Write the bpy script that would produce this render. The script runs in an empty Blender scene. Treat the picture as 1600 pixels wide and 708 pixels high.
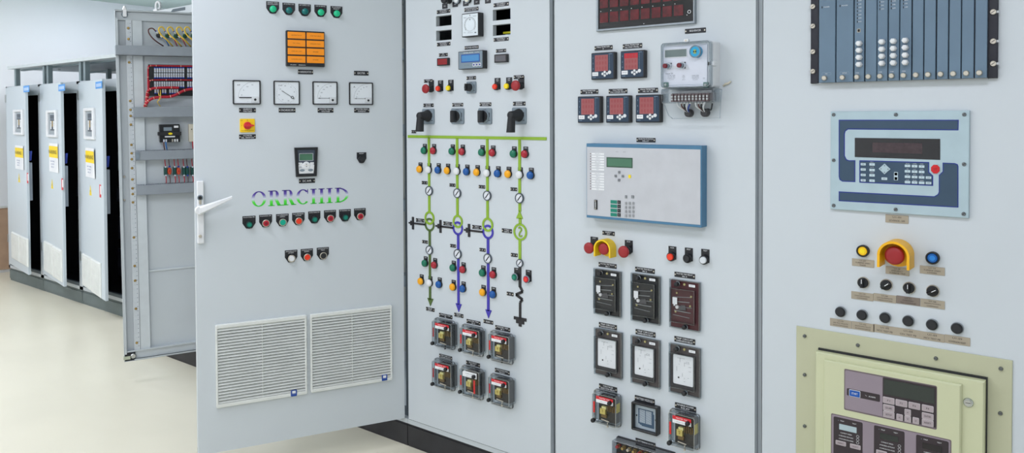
import bpy, math, random
from mathutils import Matrix, Vector
from math import sin, cos, pi, radians
random.seed(7)
scn = bpy.context.scene
COL = scn.collection

# ------------------------------------------------------------------ camera
FPX, CX, CY = 1223.957, 800.0, 211.601
YAW, PIT, ROL = -0.6757847, -0.0218044, -0.0039353
CAM = Vector((2.53303, -2.405307, 1.46))
fw = Vector((sin(YAW)*cos(PIT), cos(YAW)*cos(PIT), sin(PIT)))
rt0 = Vector((cos(YAW), -sin(YAW), 0.0))
up0 = rt0.cross(fw)
rt = rt0*cos(ROL) + up0*sin(ROL)
up = -rt0*sin(ROL) + up0*cos(ROL)
cd = bpy.data.cameras.new('camera')
cam = bpy.data.objects.new('camera', cd)
COL.objects.link(cam)
cam.matrix_world = Matrix(((rt.x, up.x, -fw.x, CAM.x), (rt.y, up.y, -fw.y, CAM.y), (rt.z, up.z, -fw.z, CAM.z), (0, 0, 0, 1)))
cd.sensor_width = 36.0
cd.sensor_fit = 'HORIZONTAL'
cd.lens = FPX*36/1600
cd.shift_y = -(354-CY)/1600
cd.clip_start = 0.05
scn.camera = cam

def ray(x, y):
    return fw + rt*((x-CX)/FPX) - up*((y-CY)/FPX)

class Frame:
    """a flat mounting surface: local x to the right, y into the panel, z up"""
    def __init__(self, org, ang, roll=0.0):
        self.M = Matrix.Translation(Vector(org)) @ Matrix.Rotation(ang, 4, 'Z') @ Matrix.Rotation(roll, 4, 'Y')
        self.I = self.M.inverted()
    def P(self, x, y, off=0.0):
        c = self.I @ CAM
        d = self.I.to_3x3() @ ray(x, y)
        t = (-off - c.y)/d.y
        p = c + d*t
        return p.x, p.z
    def sz(self, x, y, w, h, off=0.0):
        a, b = self.P(x-w/2, y, off), self.P(x+w/2, y, off)
        c, d = self.P(x, y-h/2, off), self.P(x, y+h/2, off)
        return b[0]-a[0], c[1]-d[1]

# ------------------------------------------------------------------ materials
def lin(c):
    return tuple(((v/255)/12.92 if v <= 10.3 else (((v/255)+0.055)/1.055)**2.4) for v in c)
MATS = {}
def mat(name, rgb, rough=0.5, metal=0.0, var=0.04, scale=18.0, bump=0.0, coat=0.0, spec=0.5):
    if name in MATS: return MATS[name]
    m = bpy.data.materials.new(name); m.use_nodes = True
    nt = m.node_tree; b = nt.nodes['Principled BSDF']
    c = lin(rgb)
    b.inputs['Roughness'].default_value = rough
    b.inputs['Metallic'].default_value = metal
    b.inputs['Coat Weight'].default_value = coat
    b.inputs['Specular IOR Level'].default_value = spec
    tc = nt.nodes.new('ShaderNodeTexCoord')
    nz = nt.nodes.new('ShaderNodeTexNoise'); nz.inputs['Scale'].default_value = scale; nz.inputs['Detail'].default_value = 4
    nt.links.new(tc.outputs['Object'], nz.inputs['Vector'])
    rp = nt.nodes.new('ShaderNodeValToRGB')
    rp.color_ramp.elements[0].position = 0.3; rp.color_ramp.elements[1].position = 0.7
    rp.color_ramp.elements[0].color = (*[v*(1-var) for v in c], 1)
    rp.color_ramp.elements[1].color = (*[min(1, v*(1+var)) for v in c], 1)
    nt.links.new(nz.outputs['Fac'], rp.inputs['Fac'])
    nt.links.new(rp.outputs['Color'], b.inputs['Base Color'])
    if bump:
        n2 = nt.nodes.new('ShaderNodeTexNoise'); n2.inputs['Scale'].default_value = 900
        nt.links.new(tc.outputs['Object'], n2.inputs['Vector'])
        bp = nt.nodes.new('ShaderNodeBump'); bp.inputs['Strength'].default_value = bump; bp.inputs['Distance'].default_value = 0.0005
        nt.links.new(n2.outputs['Fac'], bp.inputs['Height']); nt.links.new(bp.outputs['Normal'], b.inputs['Normal'])
    MATS[name] = m
    return m
def emat(name, rgb, strength, base=None):
    if name in MATS: return MATS[name]
    m = mat(name, base or rgb, 0.4)
    b = m.node_tree.nodes['Principled BSDF']
    b.inputs['Emission Color'].default_value = (*lin(rgb), 1)
    b.inputs['Emission Strength'].default_value = strength
    return m
def clear(name, tint=(235, 240, 245), refl=0.12, ior=1.45):
    if name in MATS: return MATS[name]
    m = bpy.data.materials.new(name); m.use_nodes = True
    nt = m.node_tree; nt.nodes.remove(nt.nodes['Principled BSDF'])
    out = nt.nodes['Material Output']
    tr = nt.nodes.new('ShaderNodeBsdfTransparent'); tr.inputs[0].default_value = (*lin(tint), 1)
    gl = nt.nodes.new('ShaderNodeBsdfGlossy'); gl.inputs['Roughness'].default_value = 0.08
    lw = nt.nodes.new('ShaderNodeLayerWeight'); lw.inputs[0].default_value = 0.5
    pw = nt.nodes.new('ShaderNodeMath'); pw.operation = 'POWER'; pw.inputs[1].default_value = 4.0; nt.links.new(lw.outputs['Facing'], pw.inputs[0])
    fr = nt.nodes.new('ShaderNodeMath'); fr.operation = 'MULTIPLY'; fr.inputs[1].default_value = 0.7; nt.links.new(pw.outputs[0], fr.inputs[0])
    ad = nt.nodes.new('ShaderNodeMath'); ad.operation = 'ADD'; ad.inputs[1].default_value = refl; ad.use_clamp = True
    tc = nt.nodes.new('ShaderNodeTexCoord'); nz = nt.nodes.new('ShaderNodeTexNoise'); nz.inputs['Scale'].default_value = 60
    ml = nt.nodes.new('ShaderNodeMath'); ml.operation = 'MULTIPLY_ADD'; ml.inputs[1].default_value = 0.015
    nt.links.new(tc.outputs['Object'], nz.inputs['Vector']); nt.links.new(nz.outputs['Fac'], ml.inputs[0]); nt.links.new(fr.outputs[0], ml.inputs[2])
    nt.links.new(ml.outputs[0], ad.inputs[0])
    mx = nt.nodes.new('ShaderNodeMixShader')
    nt.links.new(ad.outputs[0], mx.inputs[0]); nt.links.new(tr.outputs[0], mx.inputs[1]); nt.links.new(gl.outputs[0], mx.inputs[2])
    nt.links.new(mx.outputs[0], out.inputs['Surface'])
    MATS[name] = m
    return m

PAINT = mat('paint_light_grey', (205, 213, 218), 0.55, var=0.012, scale=3.0, bump=0.12)
PAINT2 = mat('paint_door_edge', (196, 204, 208), 0.5, var=0.02)
INNER = mat('paint_inner_grey', (202, 210, 215), 0.5, var=0.02, scale=4)
GAP = mat('seal_grey', (88, 100, 108), 0.7)
RUBBER = mat('rubber_black', (26, 30, 34), 0.8)
PLINTH = mat('plinth_black', (38, 38, 42), 0.55, var=0.3, scale=9)
PLINTHG = mat('plinth_grey_green', (104, 116, 116), 0.6, var=0.08, scale=9)
BLACK = mat('plastic_black', (22, 24, 28), 0.35)
BLACKM = mat('plastic_black_matt', (32, 34, 38), 0.6)
PLATE = mat('nameplate_black', (20, 23, 30), 0.35)
WHITE = mat('white_ink', (235, 238, 240), 0.5)
WHITEP = mat('plastic_white', (228, 231, 233), 0.4)
TAN = mat('nameplate_tan', (170, 160, 142), 0.4, 0.15, var=0.04)
INK = mat('ink_dark', (30, 30, 34), 0.6)
STEEL = mat('steel', (190, 192, 190), 0.28, 0.9)
NICKEL = mat('nickel', (205, 198, 184), 0.3, 0.8)
CHROME = mat('chrome', (200, 205, 210), 0.18, 1.0)
BRASS = mat('brass_bolt', (178, 150, 92), 0.35, 0.8, var=0.15, scale=200)
GREYP = mat('plastic_grey_blue', (128, 142, 152), 0.45)
RED = mat('plastic_red', (205, 32, 30), 0.35)
REDDK = mat('lens_red', (168, 24, 44), 0.25)
REDOR = mat('button_red_orange', (232, 58, 28), 0.35)
REDM = mat('mushroom_red', (156, 30, 36), 0.4)
GREENL = mat('lens_green', (0, 112, 84), 0.25)
GREENB = mat('button_teal', (0, 168, 140), 0.3)
GREENE = emat('lens_green_lit', (20, 190, 130), 0.25, (20, 165, 120))
TEALD = mat('lens_teal_dark', (10, 108, 106), 0.25)
YEL = mat('plastic_yellow', (252, 190, 0), 0.35)
AMBER = mat('lens_amber', (246, 172, 4), 0.3)
YELB = mat('button_yellow', (250, 222, 10), 0.35)
BLUEL = mat('lens_blue', (0, 84, 160), 0.25)
BUS = mat('mimic_green', (140, 178, 44), 0.5)
DGREEN = mat('mimic_olive', (78, 104, 44), 0.5)
MBLUE = mat('mimic_blue', (62, 54, 170), 0.5)
MBLACK = mat('mimic_black', (30, 28, 32), 0.5)
CLEAR = clear('clear_plastic')
CLEARF = clear('clear_plastic_face', (248, 249, 250), 0.012)
CLEARE = clear('clear_plastic_edge', (222, 228, 232), 0.16)
GLASSD = mat('screen_dark', (18, 16, 20), 0.12, coat=0.5)
RIM = clear('clear_plastic_rim', (200, 208, 214), 0.45)
LCD = mat('lcd_green', (72, 118, 92), 0.3)
LCDG = mat('lcd_grey', (112, 128, 126), 0.3)

# ------------------------------------------------------------------ mesh builder
_tc = {}
def text_geo(s):
    if s in _tc: return _tc[s]
    cu = bpy.data.curves.new('t', 'FONT'); cu.body = s; cu.size = 1.0; cu.align_x = 'CENTER'; cu.align_y = 'CENTER'; cu.resolution_u = 2
    o = bpy.data.objects.new('t', cu); COL.objects.link(o)
    dg = bpy.context.evaluated_depsgraph_get()
    me = bpy.data.meshes.new_from_object(o.evaluated_get(dg))
    vs = [(v.co.x, v.co.y) for v in me.vertices]; fs = [tuple(p.vertices) for p in me.polygons]
    bpy.data.objects.remove(o); bpy.data.curves.remove(cu); bpy.data.meshes.remove(me)
    xs = [v[0] for v in vs] or [0]; ys = [v[1] for v in vs] or [0]
    g = (vs, fs, min(xs), max(xs), min(ys), max(ys)); _tc[s] = g
    return g

def rrect(w, h, r=0.0, cx=0.0, cz=0.0, n=4):
    if r <= 0: return [(cx-w/2, cz-h/2), (cx+w/2, cz-h/2), (cx+w/2, cz+h/2), (cx-w/2, cz+h/2)]
    r = min(r, w/2-1e-5, h/2-1e-5); P = []
    for qx, qz, a0 in ((w/2-r, -h/2+r, -pi/2), (w/2-r, h/2-r, 0), (-w/2+r, h/2-r, pi/2), (-w/2+r, -h/2+r, pi)):
        for i in range(n+1):
            a = a0 + pi/2*i/n
            P.append((cx+qx+r*cos(a), cz+qz+r*sin(a)))
    return P
def circ(r, cx=0.0, cz=0.0, n=24, rz=None):
    rz = r if rz is None else rz
    return [(cx+r*cos(2*pi*i/n), cz+rz*sin(2*pi*i/n)) for i in range(n)]
def inset(P, d):
    n = len(P); out = []
    for i in range(n):
        ax, az = P[i-1]; bx, bz = P[i]; cx, cz = P[(i+1) % n]
        e1 = Vector((bx-ax, bz-az)); e2 = Vector((cx-bx, cz-bz))
        if e1.length < 1e-9 or e2.length < 1e-9: out.append(P[i]); continue
        e1.normalize(); e2.normalize()
        n1 = Vector((-e1.y, e1.x)); n2 = Vector((-e2.y, e2.x))
        m = n1+n2
        k = max(0.35, 1+n1.dot(n2))
        out.append((bx+m.x*d/k, bz+m.y*d/k))
    return out

class MB:
    def __init__(s, o=(0.0, 0.0), yo=0.0):
        s.v = []; s.f = []; s.mi = []; s.sm = []; s.mats = []; s.ox, s.oz = o; s.yo = yo
    def m(s, mt):
        if mt not in s.mats: s.mats.append(mt)
        return s.mats.index(mt)
    def V(s, x, y, z):
        s.v.append((x-s.ox, y-s.yo, z-s.oz)); return len(s.v)-1
    def F(s, ids, mt, smooth=False):
        s.f.append(tuple(ids)); s.mi.append(s.m(mt)); s.sm.append(smooth)
    def box(s, x0, x1, y0, y1, z0, z1, mt):
        if x0 > x1: x0, x1 = x1, x0
        if y0 > y1: y0, y1 = y1, y0
        if z0 > z1: z0, z1 = z1, z0
        i = [s.V(x, y, z) for x in (x0, x1) for y in (y0, y1) for z in (z0, z1)]
        for q in ((0, 1, 3, 2), (4, 6, 7, 5), (0, 4, 5, 1), (2, 3, 7, 6), (0, 2, 6, 4), (1, 5, 7, 3)):
            s.F([i[k] for k in q], mt)
        return s
    def prism(s, P, yb, yf, mt, ch=0.0, side=None, back=True, smooth=False, tri=False):
        """polygon P (ccw seen from the front, which is -y) from depth yb to yf"""
        n = len(P); side = side or mt
        A = [s.V(x, yb, z) for x, z in P]
        B = [s.V(x, yf+ch, z) for x, z in P]
        for i in range(n):
            j = (i+1) % n; s.F((A[i], A[j], B[j], B[i]), side, smooth)
        if ch > 0:
            Q = inset(P, ch)
            C = [s.V(x, yf, z) for x, z in Q]
            for i in range(n):
                j = (i+1) % n; s.F((B[i], B[j], C[j], C[i]), side, smooth)
            D = [s.V(x, yf, z) for x, z in Q]
        else:
            D = [s.V(x, yf, z) for x, z in P]
        s.F(D, mt)
        if back: s.F(list(reversed([s.V(x, yb, z) for x, z in P])), side)
        return s
    def ringp(s, PO, PI, yb, yf, mt, ch=0.0, smooth=False):
        """frame between two loops of the same length"""
        n = len(PO)
        PO2 = inset(PO, ch) if ch else PO; PI2 = inset(PI, -ch) if ch else PI
        L = [[s.V(x, y, z) for x, z in Q] for Q, y in ((PO, yb), (PO, yf+ch), (PO2, yf), (PI2, yf), (PI, yf+ch), (PI, yb))]
        for k in range(5):
            if ch == 0 and k in (1, 3): continue
            for i in range(n):
                j = (i+1) % n
                s.F((L[k][i], L[k][j], L[k+1][j], L[k+1][i]), mt, smooth and k != 2)
        return s
    def cyl(s, cx, cz, r, yb, yf, mt, ch=0.0, n=24, side=None):
        s.prism(circ(r, cx, cz, n), yb, yf, mt, ch, side, smooth=True); return s
    def cone(s, cx, cz, prof, mt, n=24, cap=True, sx=1.0, sz=1.0):
        """profile [(r, y)] revolved about the y axis"""
        L = [[s.V(cx+r*cos(2*pi*i/n)*sx, y, cz+r*sin(2*pi*i/n)*sz) for i in range(n)] for r, y in prof]
        for k in range(len(L)-1):
            for i in range(n):
                j = (i+1) % n; s.F((L[k][i], L[k][j], L[k+1][j], L[k+1][i]), mt, True)
        if cap: s.F(L[-1], mt, True)
        return s
    def dome(s, cx, cz, r, yb, h, mt, n=20, k=5, base=0.0):
        pr = [(r, yb)] + ([(r, yb-base)] if base else [])
        y0 = yb-base
        for i in range(1, k+1):
            a = pi/2*i/k*0.97
            pr.append((r*cos(a), y0-h*sin(a)))
        return s.cone(cx, cz, pr, mt, n)
    def tube(s, pts, r, mt, n=8, caps=True):
        pts = [Vector(p) for p in pts]; L = []; ref = Vector((0, 0, 1)); pn = None
        for i, p in enumerate(pts):
            t = (pts[min(i+1, len(pts)-1)] - pts[max(i-1, 0)]).normalized()
            if pn is None:
                a = ref if abs(t.dot(ref)) < 0.9 else Vector((1, 0, 0))
                pn = (a - t*a.dot(t)).normalized()
            else:
                pn = (pn - t*pn.dot(t)).normalized()
            b = t.cross(pn); rr = r[i] if isinstance(r, (list, tuple)) else r
            L.append([s.V(*(p + (pn*cos(2*pi*k/n)+b*sin(2*pi*k/n))*rr)) for k in range(n)])
        for a, b in zip(L, L[1:]):
            for k in range(n):
                j = (k+1) % n; s.F((a[k], a[j], b[j], b[k]), mt, True)
        if caps: s.F(list(reversed(L[0])), mt); s.F(L[-1], mt)
        return s
    def bar(s, x0, z0, x1, z1, w, yb, yf, mt):
        d = Vector((x1-x0, z1-z0)).normalized(); n = Vector((-d.y, d.x))*w/2
        s.prism([(x0+n.x, z0+n.y), (x0-n.x, z0-n.y), (x1-n.x, z1-n.y), (x1+n.x, z1+n.y)], yb, yf, mt); return s
    def text(s, t, cx, cz, w, h, y, mt, hh=None):
        """fit text in a box w by h"""
        vs, fs, x0, x1, z0, z1 = text_geo(t)
        if not fs: return s
        sx = w/(x1-x0); sz = h/(max(z1-z0, 0.5))
        if sx > sz*1.35: sx = sz*1.35
        mx, mz = (x0+x1)/2, (z0+z1)/2
        i0 = len(s.v)
        for x, z in vs: s.V(cx+(x-mx)*sx, y, cz+(z-mz)*sz)
        for f in fs: s.F([i0+k for k in f], mt)
        return s
    def mesh(s, name):
        me = bpy.data.meshes.new(name); me.from_pydata(s.v, [], s.f)
        for mt in s.mats: me.materials.append(mt)
        me.polygons.foreach_set('material_index', s.mi); me.polygons.foreach_set('use_smooth', s.sm)
        me.update(); return me

# ------------------------------------------------------------------ objects
def link(name, mesh=None, parent=None, M=None):
    o = bpy.data.objects.new(name, mesh); COL.objects.link(o)
    if parent is not None: o.parent = parent
    if M is not None: o.matrix_basis = M
    if mesh is None: o.empty_display_size = 0.02
    return o
def tag(o, label, cat, group=None):
    o['label'] = label; o['category'] = cat
    if group: o['group'] = group
    return o
def thing(name, label, cat, F, u, v, group=None, y=0.0):
    o = link(name, None, None, F.M @ Matrix.Translation((u, y, v)))
    return tag(o, label, cat, group)
def part(name, mb, parent, label=None, M=None, bevel=0.0):
    me = mb if isinstance(mb, bpy.types.Mesh) else mb.mesh(name)
    o = link(name, me, parent, M)
    if label: o['label'] = label
    if bevel:
        b = o.modifiers.new('b', 'BEVEL'); b.width = bevel; b.segments = 2; b.limit_method = 'ANGLE'; b.angle_limit = radians(40)
    return o
def struct(name, mb, M=None):
    o = link(name, mb.mesh(name), None, M); o['kind'] = 'structure'; return o
_mc = {}
def cached(key, fn):
    if key not in _mc: _mc[key] = fn().mesh(key if isinstance(key, str) else str(key[0]))
    return _mc[key]
# ------------------------------------------------------------------ the room
WALLM = mat('wall_paint_white', (236, 239, 241), 0.75, var=0.01, scale=2)
CEILM = mat('ceiling_paint', (186, 202, 194), 0.8, var=0.03, scale=5)
DADO = mat('dado_board_brown', (186, 156, 130), 0.6, var=0.06, scale=14)
X0, X1, Y0, Y1, H = -5.97, 4.6, -4.6, 2.4, 2.70
def floor_mat():
    m = mat('floor_epoxy_cream', (228, 224, 204), 0.33, var=0.04, scale=1.4)
    nt = m.node_tree; b = nt.nodes['Principled BSDF']
    tc = [n for n in nt.nodes if n.type == 'TEX_COORD'][0]
    mp = nt.nodes.new('ShaderNodeMapping'); mp.inputs['Scale'].default_value = (1.0, 5.0, 1.0); mp.inputs['Rotation'].default_value = (0, 0, 0.5)
    nz = nt.nodes.new('ShaderNodeTexNoise'); nz.inputs['Scale'].default_value = 2.2; nz.inputs['Detail'].default_value = 8
    rp = nt.nodes.new('ShaderNodeMapRange'); rp.inputs[1].default_value = 0.35; rp.inputs[2].default_value = 0.75; rp.inputs[3].default_value = 0.30; rp.inputs[4].default_value = 0.37
    nt.links.new(tc.outputs['Object'], mp.inputs['Vector']); nt.links.new(mp.outputs[0], nz.inputs['Vector'])
    nt.links.new(nz.outputs['Fac'], rp.inputs[0]); nt.links.new(rp.outputs[0], b.inputs['Roughness'])
    return m
struct('floor', MB().box(X0-.1, X1+.1, Y0-.1, Y1+.1, -0.1, 0, floor_mat()))
struct('ceiling', MB().box(X0-.1, X1+.1, Y0-.1, Y1+.1, H, H+.1, CEILM))
struct('wall_left', MB().box(X0-.1, X0, Y0, Y1, 0, H, WALLM))
struct('wall_right', MB().box(X1, X1+.1, Y0, Y1, 0, H, WALLM))
struct('wall_back', MB().box(X0-.1, X1+.1, Y1, Y1+.1, 0, H, WALLM))
struct('wall_front', MB().box(X0-.1, X1+.1, Y0-.1, Y0, 0, H, WALLM))
struct('trim_1', MB().box(X0, X0+.02, Y0, Y1, 0.03, 0.62, DADO).box(X0, X0+.03, Y0, Y1, 0.62, 0.64, mat('dado_rail', (214, 216, 212), .5)))

def area(name, loc, sx, sy, power, rot=(0, 0, 0), color=(1, 1, 1)):
    l = bpy.data.lights.new(name, 'AREA'); l.shape = 'RECTANGLE'; l.size = sx; l.size_y = sy; l.energy = power; l.color = color
    o = bpy.data.objects.new(name, l); COL.objects.link(o); o.location = loc; o.rotation_euler = rot; return o
DIFF = emat('lamp_diffuser', (245, 250, 255), 1.6)
n = 0
LIGHTP = 17.3
LC = (.95, .94, 1.065)
for ix, x in enumerate((-4.6, -2.3, 0.0, 2.3)):
    for iy, y in enumerate((-3.6, -1.5)):
        t = link('ceiling_light', None, None, Matrix.Translation((x, y, H)))
        tag(t, 'recessed fluorescent ceiling panel above the walkway, %s row, %s from the left wall' % (('outer', 'inner')[iy], ('first', 'second', 'third', 'fourth')[ix]), 'ceiling light', 'ceiling lights above the walkway')
        part('lamp_frame', MB().box(-.62, .62, -.32, .32, -.02, 0, WHITEP), t)
        part('diffuser', MB().box(-.58, .58, -.28, .28, -.03, -.02, DIFF), t)
        area('lamp_glow', (x, y, H-.035), 1.16, .56, LIGHTP*(1.5, 1.4, 1.0, 1.0)[ix], color=LC)
for k, x in enumerate((-4.35, -2.2)):
    yl = (1.0, 1.6)[k]
    t = link('ceiling_light', None, None, Matrix.Translation((x, yl, H)))
    tag(t, 'ceiling light behind the cabinets near the back wall, %s the end wall' % ('closer to', 'farther from')[k], 'ceiling light', 'ceiling lights behind the cabinets')
    part('lamp_frame', MB().box(-.62, .62, -.32, .32, -.02, 0, WHITEP), t); part('diffuser', MB().box(-.58, .58, -.28, .28, -.03, -.02, DIFF), t)
    area('lamp_glow', (x, yl, H-.035), 1.16, .56, (25, 9)[k], color=LC)

# ------------------------------------------------------------------ the cabinet row
ROW = Frame((0, 0, 0), 0.0)
A1 = radians(65.5)
D1 = Frame((-0.01, 0, 0), A1)
A2 = radians(67.7)
D2 = Frame((-1.654, 0, 0), A2, radians(-0.65))
ZB, ZT = 0.125, 2.06

def body_mb(x0, x1, depth=0.6, inner=INNER, ztop=2.13):
    b = MB()
    t = 0.012; g = 0.001; y0 = 0.028
    b.box(x0+g, x0+g+t, y0, depth, .105, ztop-.045, PAINT2); b.box(x1-g-t, x1-g, y0, depth, .105, ztop-.045, PAINT2)
    b.box(x0+g, x1-g, depth-t, depth, .105, ztop-.045, inner)
    b.box(x0+g, x1-g, y0, depth, .105, .117, inner)
    for xa, xb in ((x0+g+t, x0+.035), (x1-.035, x1-g-t)): b.box(xa, xb, y0, y0+.03, .117, ztop-.045, GAP)
    b.box(x0+.035, x1-.035, y0, y0+.03, ztop-.08, ztop-.045, GAP)
    b.box(x0+.035, x1-.035, y0, y0+.03, .117, .15, GAP)
    b.box(x0+g, x1-g, 0.003, y0, .102, .122, PAINT2)
    return b
def roof_mb(x0, x1, depth=0.6, ztop=2.13):
    b = MB(); b.box(x0+.001, x1-.001, 0.0, depth, ztop-.045, ztop, PAINT2); return b
def plinth_mb(x0, x1, depth=0.6, m=PLINTH, h=.1):
    b = MB(); b.box(x0+.002, x1-.002, .006, depth, 0, h, m); b.box(x0+.002, x1-.002, .002, .006, h*.12, h*.93, m); return b
def door_mb(x0, x1, z0, z1, holes=(), th=.022):
    xs = sorted({x0, x1, *[h[0] for h in holes], *[h[1] for h in holes]})
    zs = sorted({z0, z1, *[h[2] for h in holes], *[h[3] for h in holes]})
    b = MB()
    def hole(x, z): return any(h[0] < x < h[1] and h[2] < z < h[3] for h in holes)
    for i in range(len(xs)-1):
        for j in range(len(zs)-1):
            if hole((xs[i]+xs[i+1])/2, (zs[j]+zs[j+1])/2): continue
            a, c, d, e = xs[i], xs[i+1], zs[j], zs[j+1]
            b.F([b.V(a, 0, d), b.V(c, 0, d), b.V(c, 0, e), b.V(a, 0, e)], PAINT)
            b.F([b.V(a, th, e), b.V(c, th, e), b.V(c, th, d), b.V(a, th, d)], PAINT)
    def rim(a, c, d, e, inw):
        P = [(a, d), (c, d), (c, e), (a, e)]
        for i in range(4):
            p, q = P[i], P[(i+1) % 4]
            f = [b.V(p[0], 0, p[1]), b.V(p[0], th, p[1]), b.V(q[0], th, q[1]), b.V(q[0], 0, q[1])]
            b.F(f if not inw else f[::-1], PAINT2)
    rim(x0, x1, z0, z1, False)
    for h in holes: rim(*h, True)
    return b

def cabinet(name, label, x0, x1, group='control cabinets in the row', **k):
    t = link(name, None, None, Matrix.Translation((x0, 0, 0)))
    tag(t, label, 'cabinet', group)
    T = Matrix.Translation((-x0, 0, 0))
    part('body', body_mb(x0, x1, **k), t, M=T)
    part('roof', roof_mb(x0, x1), t, M=T)
    part('plinth', plinth_mb(x0, x1), t, M=T)
    return t

def rect_px(F, x0, y0, x1, y1, off=0.0):
    xm, ym = (x0+x1)/2, (y0+y1)/2
    return F.P(x0, ym, off)[0], F.P(x1, ym, off)[0], F.P(xm, y1, off)[1], F.P(xm, y0, off)[1]

# cabinet with the mimic diagram: four cut-outs in its door
holes = [rect_px(ROW, 681.3, 24.1, 705.5, 40.4), rect_px(ROW, 681.4, 47.1, 705.4, 62.9),
         rect_px(ROW, 770, 13.9, 797.6, 31.2), rect_px(ROW, 770, 37.9, 797.6, 55)]
holes = [tuple(h) for h in holes]
hz = holes
# align the holes of one column so the grid stays simple
holes = [(hz[0][0], hz[0][1], *hz[0][2:]), (hz[0][0], hz[0][1], *hz[1][2:]), (hz[2][0], hz[2][1], *hz[2][2:]), (hz[2][0], hz[2][1], *hz[3][2:])]
DARKIN = mat('cabinet_inside_dark', (58, 60, 66), 0.8, var=.15)
CAB_M = cabinet('control_cabinet', 'light grey cabinet whose door carries the green, blue and black mimic diagram', 0.0, 0.8, inner=DARKIN)
DOOR_M = part('door', door_mb(.009, .788, ZB, ZT, holes), CAB_M)
CAB_R = cabinet('control_cabinet', 'light grey cabinet with red digital meters, blue-framed relay and rows of covered relays', 0.8, 1.6)
DOOR_R = part('door', door_mb(.012, .788, ZB, ZT), CAB_R)
CAB_T = cabinet('control_cabinet', 'light grey cabinet at the right edge with the module rack and cream turbine panel', 1.6, 2.4)
DOOR_T = part('door', door_mb(.012, .788, ZB, ZT), CAB_T)
CAB_O = cabinet('control_cabinet', 'light grey cabinet whose big door with louvred filters stands open towards the viewer', -0.862, 0.0)
CAB_D = cabinet('control_cabinet', 'light grey cabinet whose narrow door is swung open showing wiring on its inside', -1.654, -0.862)
door_closed = part('door', door_mb(.40, .78, ZB, ZT), CAB_D, label='closed right-hand door leaf')
CAB_E = cabinet('control_cabinet', 'light grey cabinet mostly hidden behind the open wired door, lifting eye on its roof', -2.454, -1.654)
part('door', door_mb(.012, .788, ZB, ZT), CAB_E)
# slot in the roof cap, lifting eye
u0, u1, v0, v1 = rect_px(ROW, 266, 13, 289, 17.5, .002)
part('roof_slot', MB((-2.454, 0)).prism([(u0, v0), (u1, v0), (u1, v1), (u0+.03, v1)], .001, -.002, GAP), CAB_E)
ue, ve = ROW.P(242, 8)
eb = MB((-2.454, 0)); R = .026
eb.tube([(ue+R*cos(a), .02, 2.163+R*sin(a)) for a in [2*pi*i/20 for i in range(21)]], .008, WHITEP, caps=False)
eb.cyl(ue, 2.135, .001, .01, .011, WHITEP, n=6)
eb.box(ue-.022, ue+.022, 0, .044, 2.13, 2.142, WHITEP)
part('lifting_eye', eb, CAB_E)
# plain mounting plate and a few rails inside the open cabinets
for cab, w in ((CAB_O, .862), (CAB_D, .792)):
    part('mounting_plate', MB().box(.05, w-.05, .52, .523, .2, 2.0, mat('galvanised_plate', (186, 190, 184), .35, .5)), cab)
    for z in (.6, 1.0, 1.4, 1.8): part('cable_duct', MB().box(.08, w-.08, .46, .52, z-.03, z+.03, GREYP), cab)
# things seen through the four cut-outs
def cu_tube(pts, r, m, lab=None):
    b = MB(); b.tube(pts, r, m); return b
hx = (holes[0][0]+holes[0][1])/2; h2 = (holes[2][0]+holes[2][1])/2
z1m = (holes[1][2]+holes[1][3])/2; z2m = (holes[3][2]+holes[3][3])/2
BLUEW = mat('wire_blue', (26, 62, 150), .5)
part('wire_bundle', cu_tube([(hx+.0, .10, z1m+.25), (hx-.005, .09, z1m+.03), (hx+.01, .08, z1m-.03), (hx+.02, .12, z1m-.3)], .007, BLUEW), CAB_M)
part('wire_bundle', cu_tube([(h2-.03, .10, z2m+.25), (h2-.02, .09, z2m+.03), (h2+.0, .08, z2m+.0), (h2+.02, .12, z2m-.3)], .007, BLUEW), CAB_M)
tb = MB(); tb.box(h2-.034, h2+.03, .05, .07, z2m-.010, z2m-.002, mat('terminal_yellow', (236, 226, 30), .4)); tb.cyl(h2+.03, z2m+.008, .006, .07, .05, MATS['terminal_yellow'])
for i, m_ in enumerate((BLUEL, WHITEP, GREENB, BLUEL, GREENL, GREENB, GREENL)): tb.box(h2-.038+i*.012, h2-.028+i*.012, .055, .08, z2m-.03, z2m-.012, m_)
part('terminal_strip', tb, CAB_M)

# ------------------------------------------------------------------ the big open door
LW = -0.862
d1 = Frame((0, 0, 0), 0)
mb = door_mb(LW, -.004, ZB, ZT, th=.024)
DOOR_O = part('door', mb, CAB_O, label='large open door with meters and two louvred filters', M=Matrix.Translation((.852, 0, 0)) @ Matrix.Rotation(A1, 4, 'Z'))
# return edge on the inside of the door
rim = MB()
for a, b_, c, d in ((LW, LW+.02, ZB, ZT), (-.03, -.01, ZB, ZT), (LW, -.01, ZB, ZB+.02), (LW, -.01, ZT-.02, ZT)): rim.box(a, b_, .0242, .04, c, d, PAINT2)
part('door_rim', rim, DOOR_O)

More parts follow.
